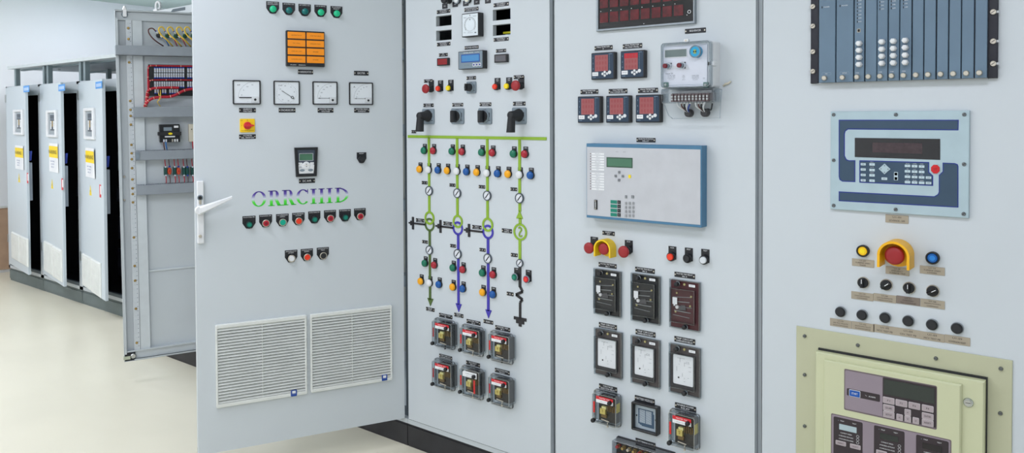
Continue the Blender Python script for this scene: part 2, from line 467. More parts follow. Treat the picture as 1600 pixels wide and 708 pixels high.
def handle():
    F = D1; b = MB(); yb, yf = -.0005, -.016
    u0, u1, v0, v1 = rect_px(F, 305.8, 283, 319, 381, .016)
    u0 = LW+.006
    b.prism(rrect(u1-u0, v1-v0, .004, (u0+u1)/2, (v0+v1)/2), yb, yf, WHITEP, .003)
    part('handle_plate', b, DOOR_O)
    b = MB(); c = F.P(312.7, 309, .016); b.prism(circ(.011, c[0], c[1], 20), yf, yf-.003, GREYP, .001); b.cyl(c[0]-.0, c[1], .007, yf-.003, yf-.005, BLACK)
    b.prism(rrect(.009, .022, .004, c[0], c[1]-.016), yf, yf-.003, NICKEL, .001)
    part('lock_cylinder', b, DOOR_O)
    b = MB(); c = F.P(312.7, 369, .016); b.cyl(c[0], c[1], .006, yf, yf-.006, NICKEL, .001); part('screw', b, DOOR_O)
    b = MB(); p0 = F.P(312, 329, .03); p1 = F.P(362, 308.5, .055)
    b.cyl(p0[0], p0[1], .017, yf, -.036, WHITEP, .003)
    n = 9
    pts = [(p0[0]+(p1[0]-p0[0])*i/(n-1), -.034-.022*sin(pi/2*i/(n-1)), p0[1]+(p1[1]-p0[1])*i/(n-1)) for i in range(n)]
    i0 = None; L = []
    for i, (x, y, z) in enumerate(pts):
        w = .017-.011*i/(n-1)
        L.append([b.V(x, y, z+w), b.V(x, y-.010, z+w*.6), b.V(x, y-.010, z-w*.6), b.V(x, y, z-w), b.V(x, y+.006, z)])
    for A, B in zip(L, L[1:]):
        for k in range(5): b.F((A[k], B[k], B[(k+1) % 5], A[(k+1) % 5]), WHITEP)
    b.F(L[-1], WHITEP); b.F(L[0][::-1], WHITEP)
    part('handle', b, DOOR_O)
handle()

def vent(F, px, parent, nsl, logo):
    """louvred filter: outer frame, sloping slats in a dark recess"""
    u0, u1, v0, v1 = px
    w, h = u1-u0, v1-v0; cx, cz = (u0+u1)/2, (v0+v1)/2
    b = MB()
    W2 = mat('vent_plastic', (226, 230, 226), .5)
    po = rrect(w, h, .006, cx, cz); pi_ = rrect(w-.016, h-.03, .002, cx, cz)
    b.ringp(po, pi_, -.0003, -.014, W2, .002)
    b.box(u0+.007, u1-.007, -.0008, -.0005, v0+.01, v1-.01, mat('vent_recess', (70, 80, 84), .8))
    n = nsl; H_ = h-.03
    for i in range(n):
        z = v0+.015+H_*(i+.5)/n
        s_ = H_/n
        a = [b.V(u0+.008, -.004, z+s_*.36), b.V(u1-.008, -.004, z+s_*.36), b.V(u1-.008, -.0135, z-s_*.30), b.V(u0+.008, -.0135, z-s_*.30)]
        b.F(a[::-1], W2)
        c = [b.V(u0+.008, -.004, z+s_*.22), b.V(u1-.008, -.004, z+s_*.22), b.V(u1-.008, -.0125, z-s_*.36), b.V(u0+.008, -.0125, z-s_*.36)]
        b.F(c, W2); b.F((a[3], a[2], c[2], c[3]), W2)
    b.box(cx-.001, cx+.001, -.012, -.003, v0+.012, v1-.012, W2)
    o = part('vent_filter', b, parent)
    lu, lv = logo
    g = MB(); g.prism(rrect(.024, .026, .002, lu, lv), -.014, -.0165, mat('logo_blue', (16, 70, 160), .4), .0005)
    g.prism(rrect(.014, .014, 0, lu+.0, lv+.003), -.0165, -.0168, WHITE); g.prism(rrect(.014, .003, 0, lu, lv-.002), -.0168, -.017, MATS['logo_blue'])
    part('logo_badge', g, o, label='blue and white square logo badge') if False else part('logo_badge', g, parent, label='blue and white square logo badge on a louvred filter')
    return o
def quad_px(F, xl, yl0, yl1, xr, yr0, yr1, off):
    a = F.P(xl, (yl0+yl1)/2, off)[0]; b = F.P(xr, (yr0+yr1)/2, off)[0]
    top = (F.P(xl, yl0, off)[1]+F.P(xr, yr0, off)[1])/2; bot = (F.P(xl, yl1, off)[1]+F.P(xr, yr1, off)[1])/2
    return a, b, bot, top
vent(D1, quad_px(D1, 337.5, 509.3, 639.5, 479.8, 491.9, 615.2, .014), DOOR_O, 25, D1.P(459.3, 614.5, .016))
vent(D1, quad_px(D1, 485.5, 493, 614, 613, 476, 594.4, .014), DOOR_O, 25, D1.P(600.9, 590.3, .016))
def crop(ox, oy, s): return lambda x, y: (ox+x/s, oy+y/s)
def pts(F, L, z=None):
    """pixel + height above the surface -> local points"""
    out = []
    for x, y, off in L:
        u, v = F.P(x, y, off); out.append((u, -off, v))
    return out
def smooth(P, k=4):
    P = [Vector(p) for p in P]; out = []
    for i in range(len(P)-1):
        p0, p1, p2, p3 = P[max(i-1, 0)], P[i], P[i+1], P[min(i+2, len(P)-1)]
        for j in range(k):
            t = j/k
            out.append(0.5*((2*p1)+(p2-p0)*t+(2*p0-5*p1+4*p2-p3)*t*t+(3*p1-p0-3*p2+p3)*t*t*t))
    out.append(P[-1]); return out

# ------------------------------------------------------------------ narrow open door, seen from its inside
IN = 0.03
door2 = link('door', None, CAB_D, CAB_D.matrix_basis.inverted() @ D2.M)
bpy.data.objects.remove(door2)
DL = D2.P(194.5, 566)[0]
ZB2 = D2.P(194.5, 566)[1]; ZT2 = D2.P(180, 14.5)[1]
b = MB()
b.box(DL, -.002, IN, IN+.012, ZB2, ZT2, INNER)
b.box(DL, DL+.002, 0, IN, ZB2, ZT2, PAINT2); b.box(DL, DL+.013, 0, .0015, ZB2+.04, ZT2-.045, PAINT2)
b.box(DL, -.002, 0, IN, ZT2-.002, ZT2, PAINT2); b.box(DL, -.002, 0, .0015, ZT2-.008, ZT2, PAINT2)
b.box(DL, -.002, 0, IN, ZB2, ZB2+.002, PAINT2); b.box(DL+.05, -.002, 0, .0015, ZB2, ZB2+.008, PAINT2)
# channel members of the inner frame
b.box(DL+.002, -.002, .012, IN, ZT2-.055, ZT2-.05, PAINT2)
b.box(DL+.004, -.002, .002, IN, ZB2+.05, ZB2+.056, PAINT2)
b.box(DL+.004, -.002, .014, .018, ZB2+.008, ZB2+.05, INNER); b.box(DL+.004, -.002, .016, .02, ZT2-.05, ZT2-.008, INNER)
door2 = part('door', b, CAB_D, label='narrow open door, its inside face carrying wiring', M=CAB_D.matrix_basis.inverted() @ D2.M)
# perforated strip and flat strip
x197, x207 = D2.P(196.5, 45)[0], D2.P(206, 45)[0]
x222 = D2.P(221.8, 45, -.02)[0]
STRIP = mat('perforated_strip', (206, 213, 218), .45)
b = MB(); b.box(x197, x207, .012, .016, ZB2+.056, ZT2-.055, STRIP)
n = int((ZT2-ZB2-.12)/.0245)
for i in range(n):
    z = ZB2+.07+i*.0245
    b.box(x197+.006, x207-.012, .0114, .012, z, z+.010, INNER)
    b.box(x207-.009, x207-.005, .0114, .012, z+.004, z+.008, GREYP)
part('perforated_strip', b, door2)
part('flat_strip', MB().box(x207+.002, x222, .014, IN, ZB2+.056, ZT2-.055, mat('strip_pale', (208, 216, 220), .5)), door2)
bol = [(200.3, 44), (200.8, 61), (201.9, 97.5), (203.2, 156.2), (203.3, 157.7), (204, 171.6), (204, 181.2), (204.5, 194.9), (205, 226.4), (205.7, 239.6), (205.7, 248.9), (205.7, 262.9), (206.2, 280.4), (206.9, 294.3), (207.4, 303.2), (207.9, 316.2), (209, 371), (210.5, 415.6), (210.9, 438.6), (212.6, 482.4), (214, 535.7)]
for k, (x, y) in enumerate(bol):
    if k == 3: continue
    u, v = D2.P(x, y, -.012); u = (x197+x207)/2-.002
    part('bolt', MB().cyl(u, v, .0075, .012, .008, BRASS, .002, n=6).cyl(u, v, .0035, .008, .004, BRASS), door2)
for x, y in ((194, 276), (194.2, 312.5)):
    u, v = D2.P(x, y, -.03); part('bolt', MB().cyl(u, v, .006, IN, .018, NICKEL, .002), door2)
b = MB(); c = crop(120, 0, 8.42)
u0, v0 = D2.P(*c(630, 190), 0); _, vt = D2.P(*c(630, 78), 0)
b.cyl(u0, v0, .016, .016, .006, GREYP, .003); b.box(u0-.009, u0+.009, -.001, .008, v0-.012, ZT2+.003, STEEL)
b.prism([(u0-.012, ZT2), (u0+.012, ZT2), (u0+.003, vt), (u0-.003, vt)], .008, -.002, STEEL, .002)
part('rod_latch', b, door2)
b = MB(); b.box(DL-.004, DL+.03, -.004, .014, ZB2+.012, ZB2+.03, mat('latch_zinc', (186, 194, 176), .35, .6)); b.box(DL+.004, DL+.055, .004, .018, ZB2+.006, ZB2+.044, BLACKM); b.prism(circ(.014, DL+.045, ZB2+.026, 12), .006, -.003, STEEL, .003)
part('rod_latch', b, door2)
# cable ducts
DUCT = mat('duct_grey', (150, 158, 166), .6)
def duct(ya, yb, xl, xr_=306, dep=.045, teeth_top=False):
    u0 = D2.P(xl, (ya+yb)/2, dep)[0]; v1 = D2.P(xl, ya, dep)[1]; v0 = D2.P(xl, yb, dep)[1]
    b = MB(); b.box(u0, -.01, -dep, IN, v0, v1, DUCT)
    k = int((-.01-u0)/.0085)
    for i in range(k):
        x = u0+.003+i*.0085
        b.box(x, x+.0045, -dep+.006, IN-.004, v1, v1+.005 if teeth_top else v1+.0005, DUCT if teeth_top else BLACKM)
        b.box(x, x+.003, -dep+.004, IN-.004, v0-.0004, v0, BLACKM)
    b.box(u0, -.01, -dep-.002, -dep, v0+.002, v1+.001, DUCT)
    return part('cable_duct', b, door2), u0, v0, v1
duct(70.7, 85.3, 180.6)
duct(168, 183.6, 208.5, dep=.03)
_, u_, v0_, v1_ = duct(237, 251, 212.2, dep=.025, teeth_top=True)
b = MB().box(u_-.0005, u_+.018, -.0305, -.026, v0_+.005, v1_-.003, GREYP); part('duct_end_cap', b, door2)
duct(290.5, 305.5, 213.5, dep=.025, teeth_top=True)
vr = D2.P(222, 424.8, -.02)[1]
part('stiffening_rib', MB().box(x207+.012, -.004, IN-.009, IN, vr-.004, vr+.004, mat('strip_pale', (196, 205, 210))), door2)

# ---- rear ends of the five lamps with their wires
c = crop(120, 0, 8.42)
YW = mat('wire_yellow', (238, 202, 70), .45); BRW = mat('wire_brown', (98, 62, 60), .45); BW = mat('wire_blue2', (20, 110, 190), .45); RW = mat('wire_red', (186, 28, 48), .45)
lampx = [(1085, 458, BLACK, 'black'), (1205, 460, mat('relay_green', (10, 104, 62), .4), 'green'), (1320, 462, MATS['relay_green'], 'green'), (1440, 462, MATS['relay_green'], 'green'), (1545, 462, MATS['relay_green'], 'green')]
ordn = ['first', 'second', 'third', 'fourth', 'fifth']
for k, (x, y, m_, cn) in enumerate(lampx):
    off = .02
    px = c(x, y); u, v = D2.P(*px, off)
    lab = 'black round lamp back with brown and blue wires, inside top of narrow open door' if k == 0 else 'green lamp back with yellow wire, %s from the free edge of the narrow door' % ordn[k]
    t = thing('lamp_back', lab, 'lamp', D2, u, v, 'lamp backs along the top of the narrow open door', y=IN)
    b = MB((u, v), IN); b.cyl(u, v, .0135, IN, -off, m_, .003); b.cyl(u, v, .008, -off, -off-.003, BLACK)
    part('lamp_body', b, t)
    for s in (-1, 1):
        b = MB((u, v), IN); q = c(x+s*44, y+s*(-42 if s > 0 else 42)) if False else c(x+s*42, y+s*36 - 8*(s < 0))
        a, d = D2.P(*q, off+.002); b.tube([(u+(a-u)*.35, -off, v+(d-v)*.35), (a, -off-.004, d)], .0042, WHITEP); b.tube([(a, -off-.004, d), (u+(a-u)*1.15, -off-.005, v+(d-v)*1.15)], .0052, mat('ferrule_blue', (24, 60, 170), .4))
        part('terminal', b, t)
    def wire(L, m, r=.0028):
        b = MB((u, v), IN); b.tube(smooth(pts(D2, [(*c(X, Y), o) for X, Y, o in L])), r, m); part('wire', b, t)
    if k == 0:
        wire([(x-48, y-48, .024), (x-90, y-85, .03), (x-140, y-70, .034), (x-130, y-10, .034), (x-60, y+70, .03), (x+55, y+150, .0)], BRW, .0036)
        wire([(x+45, y+32, .024), (x+85, y+70, .026), (x+125, y+145, 0)], BW)
    else:
        wire([(x-46, y-48, .024), (x-72, y-98, .03), (x-105, y-104, .034), (x-128, y-70, .034), (x-95, y+0, .034), (x-20, y+65, .034), (x+60, y+152, .0)], YW, .0040)
        wire([(x+45, y+32, .024), (x+80, y+70, .026), (x+115, y+145, 0)], RW, .0024)

# ---- terminal block with red harness
c = crop(220, 90, 7.87)
u0, _ = D2.P(*c(97, 280), .0); v1 = D2.P(*c(97, 84), 0)[1]; v0 = D2.P(*c(97, 470), 0)[1]
t = thing('terminal_block', 'black terminal block with rows of white and blue ferrules inside the narrow open door', 'terminal block', D2, (u0-.01)/2, v0, y=IN)
oo = ((u0-.01)/2, v0)
b = MB(oo, IN); b.box(u0, -.008, 0, IN, v0, v1, BLACK); part('base', b, t)
FER = mat('ferrule_white', (206, 212, 224), .35)
for (ya, yb2, xs) in ((125, 182, range(165, 515, 29)), (192, 250, range(165, 515, 29)), (295, 366, range(165, 515, 29)), (390, 440, [170, 201, 262, 292, 350, 380, 410, 440])):
    for rng in (xs, [572, 602, 630] if ya < 380 else []):
        for x in rng:
            a0, _ = D2.P(*c(x, ya), .012); a1, _ = D2.P(*c(x+20, ya), .012); zt = D2.P(*c(x, ya), .012)[1]; zb = D2.P(*c(x, yb2), .012)[1]
            b = MB(oo, IN); b.box(a0, a1, -.012, 0, zb, zt, FER); zz = zb+(zt-zb)*.5; b.box(a0+.0008, a1-.0008, -.0135, -.012, zz-.0018, zz+.0018, NICKEL)
            e = zt if ya == 125 else zb
            b.box(a0-.0002, a1+.0002, -.0128, -.001, e-.003, e+.003, MATS['ferrule_blue'])
            part('terminal', b, t)
HR = mat('harness_red', (178, 22, 44), .5, var=.25, scale=260)
TIE = mat('cable_tie', (228, 196, 170), .5)
u, v = D2.P(*c(60, 580), .02)
t = thing('wire_harness', 'thick red wire harness with pale cable ties around the black terminal block', 'wire harness', D2, u, v, y=IN)
def run(L, r, ties):
    b = MB((u, v), IN); P_ = smooth(pts(D2, [(*c(X, Y), o) for X, Y, o in L]), 6); b.tube(P_, r, HR, 10); part('wire_bundle', b, t)
    for f in ties:
        i = int(f*(len(P_)-2)); a = P_[i]; d = (P_[i+1]-a).normalized()*.0013
        b = MB((u, v), IN); b.tube([a-d, a+d], r*1.13+.0006, TIE, 10); part('cable_tie', b, t)
run([(92, 440, .014), (90, 300, .016), (90, 190, .016), (92, 120, .016), (110, 102, .016), (160, 99, .016), (400, 103, .016), (650, 106, .016)], .0042, (.22, .42, .66, .78, .94))
run([(100, 400, .014), (104, 300, .016), (120, 282, .018), (160, 276, .018), (400, 274, .018), (650, 278, .018)], .0034, (.4, .62, .76, .93))
run([(72, 545, .02), (80, 430, .024), (110, 395, .024), (170, 376, .024), (320, 368, .024), (470, 370, .024)], .0066, (.22, .46, .68, .9))
run([(50, 605, .01), (62, 575, .024), (100, 528, .028), (160, 498, .028), (260, 485, .028), (350, 482, .028), (430, 458, .028), (500, 420, .028), (575, 394, .028), (655, 384, .028)], .0078, (.04, .12, .22, .34, .44, .6, .74, .86))
run([(60, 600, .012), (68, 560, .022), (76, 500, .022), (90, 440, .016)], .0085, (.1, .5, .8))
b = MB((u, v), IN)
b.tube(smooth(pts(D2, [(*c(240, 395), .02), (*c(243, 470), .032), (*c(232, 515), .03), (*c(205, 545), .025), (*c(240, 600), .01)])), .0022, YW)
b.tube(smooth(pts(D2, [(*c(215, 430), .02), (*c(232, 490), .034), (*c(225, 520), .03)])), .0022, YW)
part('yellow_wire', b, t, label='thin yellow wires')

# ---- modules on the rails
c = crop(220, 180, 5.44)
def modbox(x0, y0, x1, y1, off): return rect_px(D2, *c(x0, y0), *c(x1, y1), off)
a0, a1, e0, e1 = modbox(160, 78, 333, 230, .02)
t = thing('relay_module', 'black relay module with a yellow oval badge inside the narrow open door', 'relay module', D2, (a0+a1)/2, e0, y=IN)
o_ = ((a0+a1)/2, e0); w_, h_ = a1-a0, e1-e0
b = MB(o_, IN); b.prism(rrect(w_, h_, .004, (a0+a1)/2, (e0+e1)/2), IN, -.02, BLACK, .002); part('housing', b, t)
b = MB(o_, IN); zc = e0+h_*.48; b.prism(rrect(w_*1.13, h_*.2, .003, (a0+a1)/2, zc), IN, -.026, BLACKM, .002)
b.prism(circ(.011, (a0+a1)/2+.002, zc, 20, rz=.006), -.026, -.0265, YELB); part('clamp_band', b, t)
for ww, hh, fx_, fz_, m_ in ((.22, .12, .82, .86, WHITE), (.5, .07, .5, .31, WHITE), (.4, .2, .4, .74, GREYP)):
    b = MB(o_, IN); b.prism(rrect(w_*ww, h_*hh, 0, a0+w_*fx_, e0+h_*fz_), -.02, -.0204, m_); part('label_sticker', b, t)
for f, m_ in ((.2, FER), (.31, FER), (.62, NICKEL), (.74, WHITEP), (.86, WHITEP)):
    b = MB(o_, IN); b.box(a0+w_*(f-.035), a0+w_*(f+.035), -.024, -.018, e0+h_*.02, e0+h_*.17, m_); part('terminal', b, t)
for X, m_ in ((192, BRW), (212, BW)):
    b = MB(o_, IN); b.tube(smooth(pts(D2, [(*c(X, 225), .02), (*c(X+4, 260), .022), (*c(X+14, 306), .0)])), .003, m_); part('wire', b, t)
a0, a1, e0, e1 = modbox(412, 75, 470, 226, .02)
t = thing('relay_module', 'cream relay module at the hinge side inside the narrow open door', 'relay module', D2, (a0+a1)/2, e0, y=IN)
o_ = ((a0+a1)/2, e0)
b = MB(o_, IN); b.prism(rrect(a1-a0, e1-e0, .003, (a0+a1)/2, (e0+e1)/2), IN, -.02, mat('plastic_cream', (214, 208, 190), .45), .002); b.cyl(a0+.013, e0+(e1-e0)*.7, .003, -.02, -.022, BLACK); part('housing', b, t)
b = MB(o_, IN); b.tube(smooth(pts(D2, [(*c(440, 225), .02), (*c(442, 262), .022), (*c(446, 300), .0)])), .003, RW); part('wire', b, t)
GR = mat('module_green', (14, 72, 66), .4); OR = mat('module_orange', (204, 74, 38), .4)
for k, (x, kind) in enumerate(((212, 0), (245, 1), (290, 0), (322, 1), (367, 0), (397, 0), (441, 0))):
    wd = 26 if kind == 0 else 34
    a0, a1, e0, e1 = modbox(x-wd/2, 440, x+wd/2, 512, .01)
    col_ = ('dark green', 'orange')[kind]
    t = thing('diode_module', 'small %s module between lower cable ducts, %s from the narrow door free edge' % (col_, (ordn+['sixth', 'seventh'])[k]), 'module', D2, (a0+a1)/2, e0, 'modules between the lower cable ducts', y=IN)
    o_ = ((a0+a1)/2, e0)
    b = MB(o_, IN)
    if kind == 0: b.prism(rrect(a1-a0, e1-e0, .002, (a0+a1)/2, (e0+e1)/2), IN, -.01, GR, .0015)
    else: b.prism(circ((a1-a0)/2, (a0+a1)/2, (e0+e1)/2, 20, rz=(e1-e0)*.42), IN, -.01, OR, .002); b.prism(rrect((a1-a0)*.3, .008, .001, (a0+a1)/2, (e0+e1)/2), -.01, -.012, REDDK)
    part('housing', b, t)
    b = MB(o_, IN)
    for z in ((e0, e1) if kind == 0 else (e1+.002,)): b.box((a0+a1)/2-.0045, (a0+a1)/2+.0045, -.013, 0, z-.004, z+.004, MATS['ferrule_blue'] if k % 2 else FER)
    part('terminal', b, t)
    wm = RW if k not in (1, 5) else BRW
    b = MB(o_, IN); b.tube(smooth(pts(D2, [(*c(x-8, 372), 0), (*c(x-5, 410), .01), (*c(x, 440), .01)])), .0023, wm)
    part('wire', b, t)
    b = MB(o_, IN); b.tube(smooth(pts(D2, [(*c(x, 515), .01), (*c(x+5, 550), .012), (*c(x+4, 600), 0)])), .0023, wm)
    part('wire', b, t)

# ------------------------------------------------------------------ far cabinets
FD = Frame((0, .28, 0), 0)
FPAINT = mat('far_door_paint', (200, 211, 217), .5, var=.015, scale=3)
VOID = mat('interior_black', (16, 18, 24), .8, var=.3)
pitch = .76; fx = [-5.52, -4.76, -4.0]; fzb, fzt = .155, 1.755
signs = [((23.3, 227.5, 36.8, 264.7), (23.7, 171, 38, 211), (41.4, 139, 9, 10), (30, 278.3), (43.4, 278.3, 16)),
         ((76.4, 224, 91, 269), (75.3, 172, 90.8, 214.6), (96.6, 137, 10, 10.5), (81.6, 288), (97.6, 288, 18)),
         ((133.3, 231.5, 148.7, 277.6), (134, 168.5, 149.5, 218), (154.6, 132.9, 10, 11), (141.5, 298), (157, 298.6, 20))]
vents = [[(17.8, 365, 29.7, 406.5), (30.2, 371, 42.4, 414)], [(68.3, 380, 81.4, 427), (82, 388, 95.5, 437)], [(128.2, 399.5, 141.2, 450), (141.8, 408, 156, 461)]]
where = ['the end wall', 'the middle', 'the open wired door']
opens = [-8.2, -9.4, -11]
dw = [.76, .745, .75]
PLG = PLINTHG
for k in range(3):
    x = fx[k]
    t = link('control_cabinet', None, None, Matrix.Translation((x, .28, 0)))
    tag(t, ['distant grey cabinet with its door ajar, nearest the white end wall', 'distant grey cabinet with its door ajar, middle of the far three', 'distant grey cabinet with its door ajar, nearest the open wired door'][k], 'cabinet', 'distant cabinets with doors ajar')
    b = MB(); g = .001; W = pitch-.002; zt = fzt+.01
    b.box(g, g+.03, .0, .7, .115, zt, PAINT2); b.box(W-.03, W, .0, .7, .115, zt, PAINT2)
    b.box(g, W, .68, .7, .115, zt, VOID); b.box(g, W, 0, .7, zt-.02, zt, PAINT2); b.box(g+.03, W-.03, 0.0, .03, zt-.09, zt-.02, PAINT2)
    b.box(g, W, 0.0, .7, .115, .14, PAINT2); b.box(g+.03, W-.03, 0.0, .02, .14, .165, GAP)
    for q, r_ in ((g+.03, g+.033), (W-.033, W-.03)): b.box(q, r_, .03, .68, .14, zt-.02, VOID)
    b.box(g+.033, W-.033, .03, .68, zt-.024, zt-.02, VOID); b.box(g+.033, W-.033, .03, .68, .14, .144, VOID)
    part('body', b, t)
    part('plinth', MB().box(.002, W, .012, .7, 0, .112, PLG).box(.004, W-.002, .006, .012, .02, .095, PLG), t)
    # equipment inside
    for i, (za, zb) in enumerate(((.2, .42), (.5, .68), (.8, .92), (1.05, 1.2), (1.35, 1.5))):
        part('equipment', MB().box(.08+.02*(i % 2), .66, .25, .6, za, zb, mat('equipment_dark', (70, 76, 92), .4, var=.5, scale=30)), t)
    b = MB(); random.seed(k)
    for i in range(7):
        xa = .42+.04*i; b.tube(smooth([(xa, .2, .9), (xa+.03*random.random(), .12, .6), (xa-.02, .16, .35), (xa+.02, .2, .16)]), .006, [BLACKM, GREYP, BLUEW, BLACKM, BLACKM, GREYP, BLACKM][i])
    b.cyl(.69, .3, .03, .06, .05, mat('connector_yellow', (220, 190, 20), .4))
    part('cable_bundle', b, t)
    a = radians(opens[k])
    Fk = Frame((x, .28, 0), a)
    w = dw[k]
    b = MB(); b.prism([(0, fzb), (w, fzb), (w, fzt), (0, fzt)], .022, 0, FPAINT, .003)
    dr = part('door', b, t, M=t.matrix_basis.inverted() @ Fk.M, label='door standing ajar')
    S = signs[k]
    # viewing window
    a0, a1, e0, e1 = rect_px(Fk, *S[1][:2], *S[1][2:])
    cx, cz, ww, hh = (a0+a1)/2, (e0+e1)/2, a1-a0, e1-e0
    b = MB(); b.ringp(rrect(ww, hh, .01, cx, cz), rrect(ww*.72, hh*.8, .004, cx, cz), -.0005, -.018, WHITEP, .004)
    part('window_frame', b, dr)
    b = MB(); b.box(cx-ww*.36, cx+ww*.36, -.004, -.0008, cz-hh*.4, cz+hh*.4, mat('relay_face_grey', (150, 160, 166), .3))
    b.box(cx-ww*.2, cx+ww*.26, -.006, -.004, cz-hh*.25, cz+hh*.32, mat('relay_dark', (62, 72, 84), .4))
    for i in range(3): b.box(cx-ww*.16+ww*.14*i, cx-ww*.08+ww*.14*i, -.0075, -.006, cz-hh*.2+.02*(i % 2), cz+hh*.1, (WHITE, mat('lamp_ochre', (190, 160, 100), .4), WHITE)[i])
    for i in range(2): b.box(cx-ww*.2, cx+ww*.26, -.0075, -.006, cz+hh*(.0+.16*i), cz+hh*(.02+.16*i), GREYP)
    part('meter_face', b, dr)
    # blue and white maker's badge
    u, v = Fk.P(S[2][0], S[2][1]); ww, hh = Fk.sz(S[2][0], S[2][1], S[2][2], S[2][3])
    b = MB(); b.box(u-ww/2, u+ww/2, -.002, -.0003, v-hh/2, v+hh/2, mat('badge_blue', (60, 150, 226), .4)); b.box(u-ww*.4, u+ww*.4, -.0024, -.002, v-hh*.25, v+hh*.22, mat('badge_pale', (170, 200, 236), .4))
    part('badge', b, dr, label='blue and white badge')
    # warning sheet: taped paper, its own thing
    a0, a1, e0, e1 = rect_px(Fk, *S[0][:2], *S[0][2:], .004); cx = (a0+a1)/2; h_ = e1-e0
    s_ = thing('warning_sign', ['yellow and white warning sheet taped to the distant cabinet nearest the end wall', 'yellow and white warning sheet taped to the middle distant cabinet', 'yellow and white curled warning sheet on the distant cabinet nearest the wired door'][k], 'warning sign', Fk, cx, e0, 'taped warning sheets', y=-.001)
    b = MB((cx, e0), -.001); n_ = 10
    def sheet(x0, x1, z0, z1, m_, lift=0):
        for i in range(n_):
            za, zb = z0+(z1-z0)*i/n_, z0+(z1-z0)*(i+1)/n_
            def yy(x, z):
                s1 = (x-a0)/(a1-a0); s2 = (z-e0)/h_
                return -.002-lift-.012*max(0, s1-.6)*(1 if k == 2 else .4)*(1+s2)
            for xa, xb in ((x0, x0+(x1-x0)*.55), (x0+(x1-x0)*.55, x0+(x1-x0)*.8), (x0+(x1-x0)*.8, x1)):
                b.F([b.V(xa, yy(xa, za), za), b.V(xb, yy(xb, za), za), b.V(xb, yy(xb, zb), zb), b.V(xa, yy(xa, zb), zb)], m_)
    sheet(a0, a1, e0, e1, WHITE)
    part('sheet', b, s_)
    b = MB((cx, e0), -.001); sheet(a0+.006, a1-.006, e0+h_*.5, e0+h_*.9, mat('sign_yellow', (250, 218, 10), .5), .0012); part('yellow_field', b, s_)
    b = MB((cx, e0), -.001); b.text('WARNING', cx, e0+h_*.7, (a1-a0)*.84, h_*.13, -.0125, INK)
    for i, tx in enumerate(('RELAY PANEL', 'LIVE PARTS', 'KEEP OUT')): b.text(tx, cx, e0+h_*(.38-.1*i), (a1-a0)*.6, h_*.05, -.0115, BLUEL)
    part('lettering', b, s_)
    # small triangle and red label
    u, v = Fk.P(*S[3]); b = MB(); b.prism([(u-.035, v-.035), (u+.035, v-.035), (u, v+.04)], -.0004, -.0016, YELB); b.text('!', u, v-.01, .01, .035, -.002, INK); part('warning_triangle', b, dr)
    u, v = Fk.P(S[4][0], S[4][1]); _, hh = Fk.sz(S[4][0], S[4][1], 3, S[4][2]); b = MB(); b.box(u-.025, u+.02, -.0016, -.0004, v-hh/2, v+hh/2, mat('label_red', (214, 40, 50), .5)); b.box(u+.0, u+.04, -.0022, -.0016, v-hh*.25, v+hh*.4, WHITE); part('red_label', b, dr)
    # louvred filters
    for vv in vents[k]:
        a0, a1, e0, e1 = rect_px(Fk, *vv[:2], *vv[2:], .012)
        b = MB(); b.prism([(a0, e0), (a1, e0), (a1, e1), (a0, e1)], -.0003, -.014, mat('vent_plastic', (226, 230, 226), .5), .008)
        nn = 18
        for i in range(nn):
            z = e0+.02+(e1-e0-.04)*i/nn; b.box(a0+.015, a1-.015, -.0165, -.013, z, z+(e1-e0-.04)/nn*.55, MATS['vent_plastic'])
        part('vent_filter', b, dr)
    # hinge blocks, folder pockets on the inner face
    for z in (.35, 1.62): part('hinge', MB().box(-.012, .02, -.006, .012, z, z+.07, STEEL), dr)
    part('document_pocket', MB().box(w-.25, w-.03, .024, .05, .78, 1.10, mat('pocket_grey', (150, 160, 170), .5)), dr)
    b = MB(); b.prism([(w-.22, 1.10), (w-.03, 1.12), (w+.0, 1.2), (w-.2, 1.18)], .045, .03, mat('folder_blue', (30, 56, 150), .5)); part('folder', b, dr)
# canopy behind and over the far cabinets
cx0, cx1 = -5.53, -3.0
t = link('canopy', None, None, Matrix.Translation((cx0, .3, 0)))
tag(t, 'long white sheet canopy on thin posts standing over the distant cabinets', 'canopy')
part('roof_sheet', MB().box(0, cx1-cx0, 0, 2.0, 1.925, 1.95, mat('canopy_white', (214, 222, 224), .45)), t)
for i in range(4): part('purlin', MB().box(0.02, cx1-cx0, .1+.55*i, .13+.55*i, 1.912, 1.925, mat('galvanised', (140, 156, 160), .45, .4)), t)
for px_, yy in ((27, .05), (71.5, .05), (77.5, .05), (128.5, .05), (135.5, .05), (170, .6)):
    xx = Frame((0, .3+yy, 0), 0).P(px_, 115)[0]-cx0
    part('post', MB().box(xx-.018, xx+.018, yy-.018, yy+.018, 1.766, 1.925, mat('galvanised', (140, 156, 160))), t)
for i in range(5): part('bolt', MB().box(.35+.55*i, .375+.55*i, .28+.02*i, .305+.02*i, 1.915, 1.926, WHITE), t)
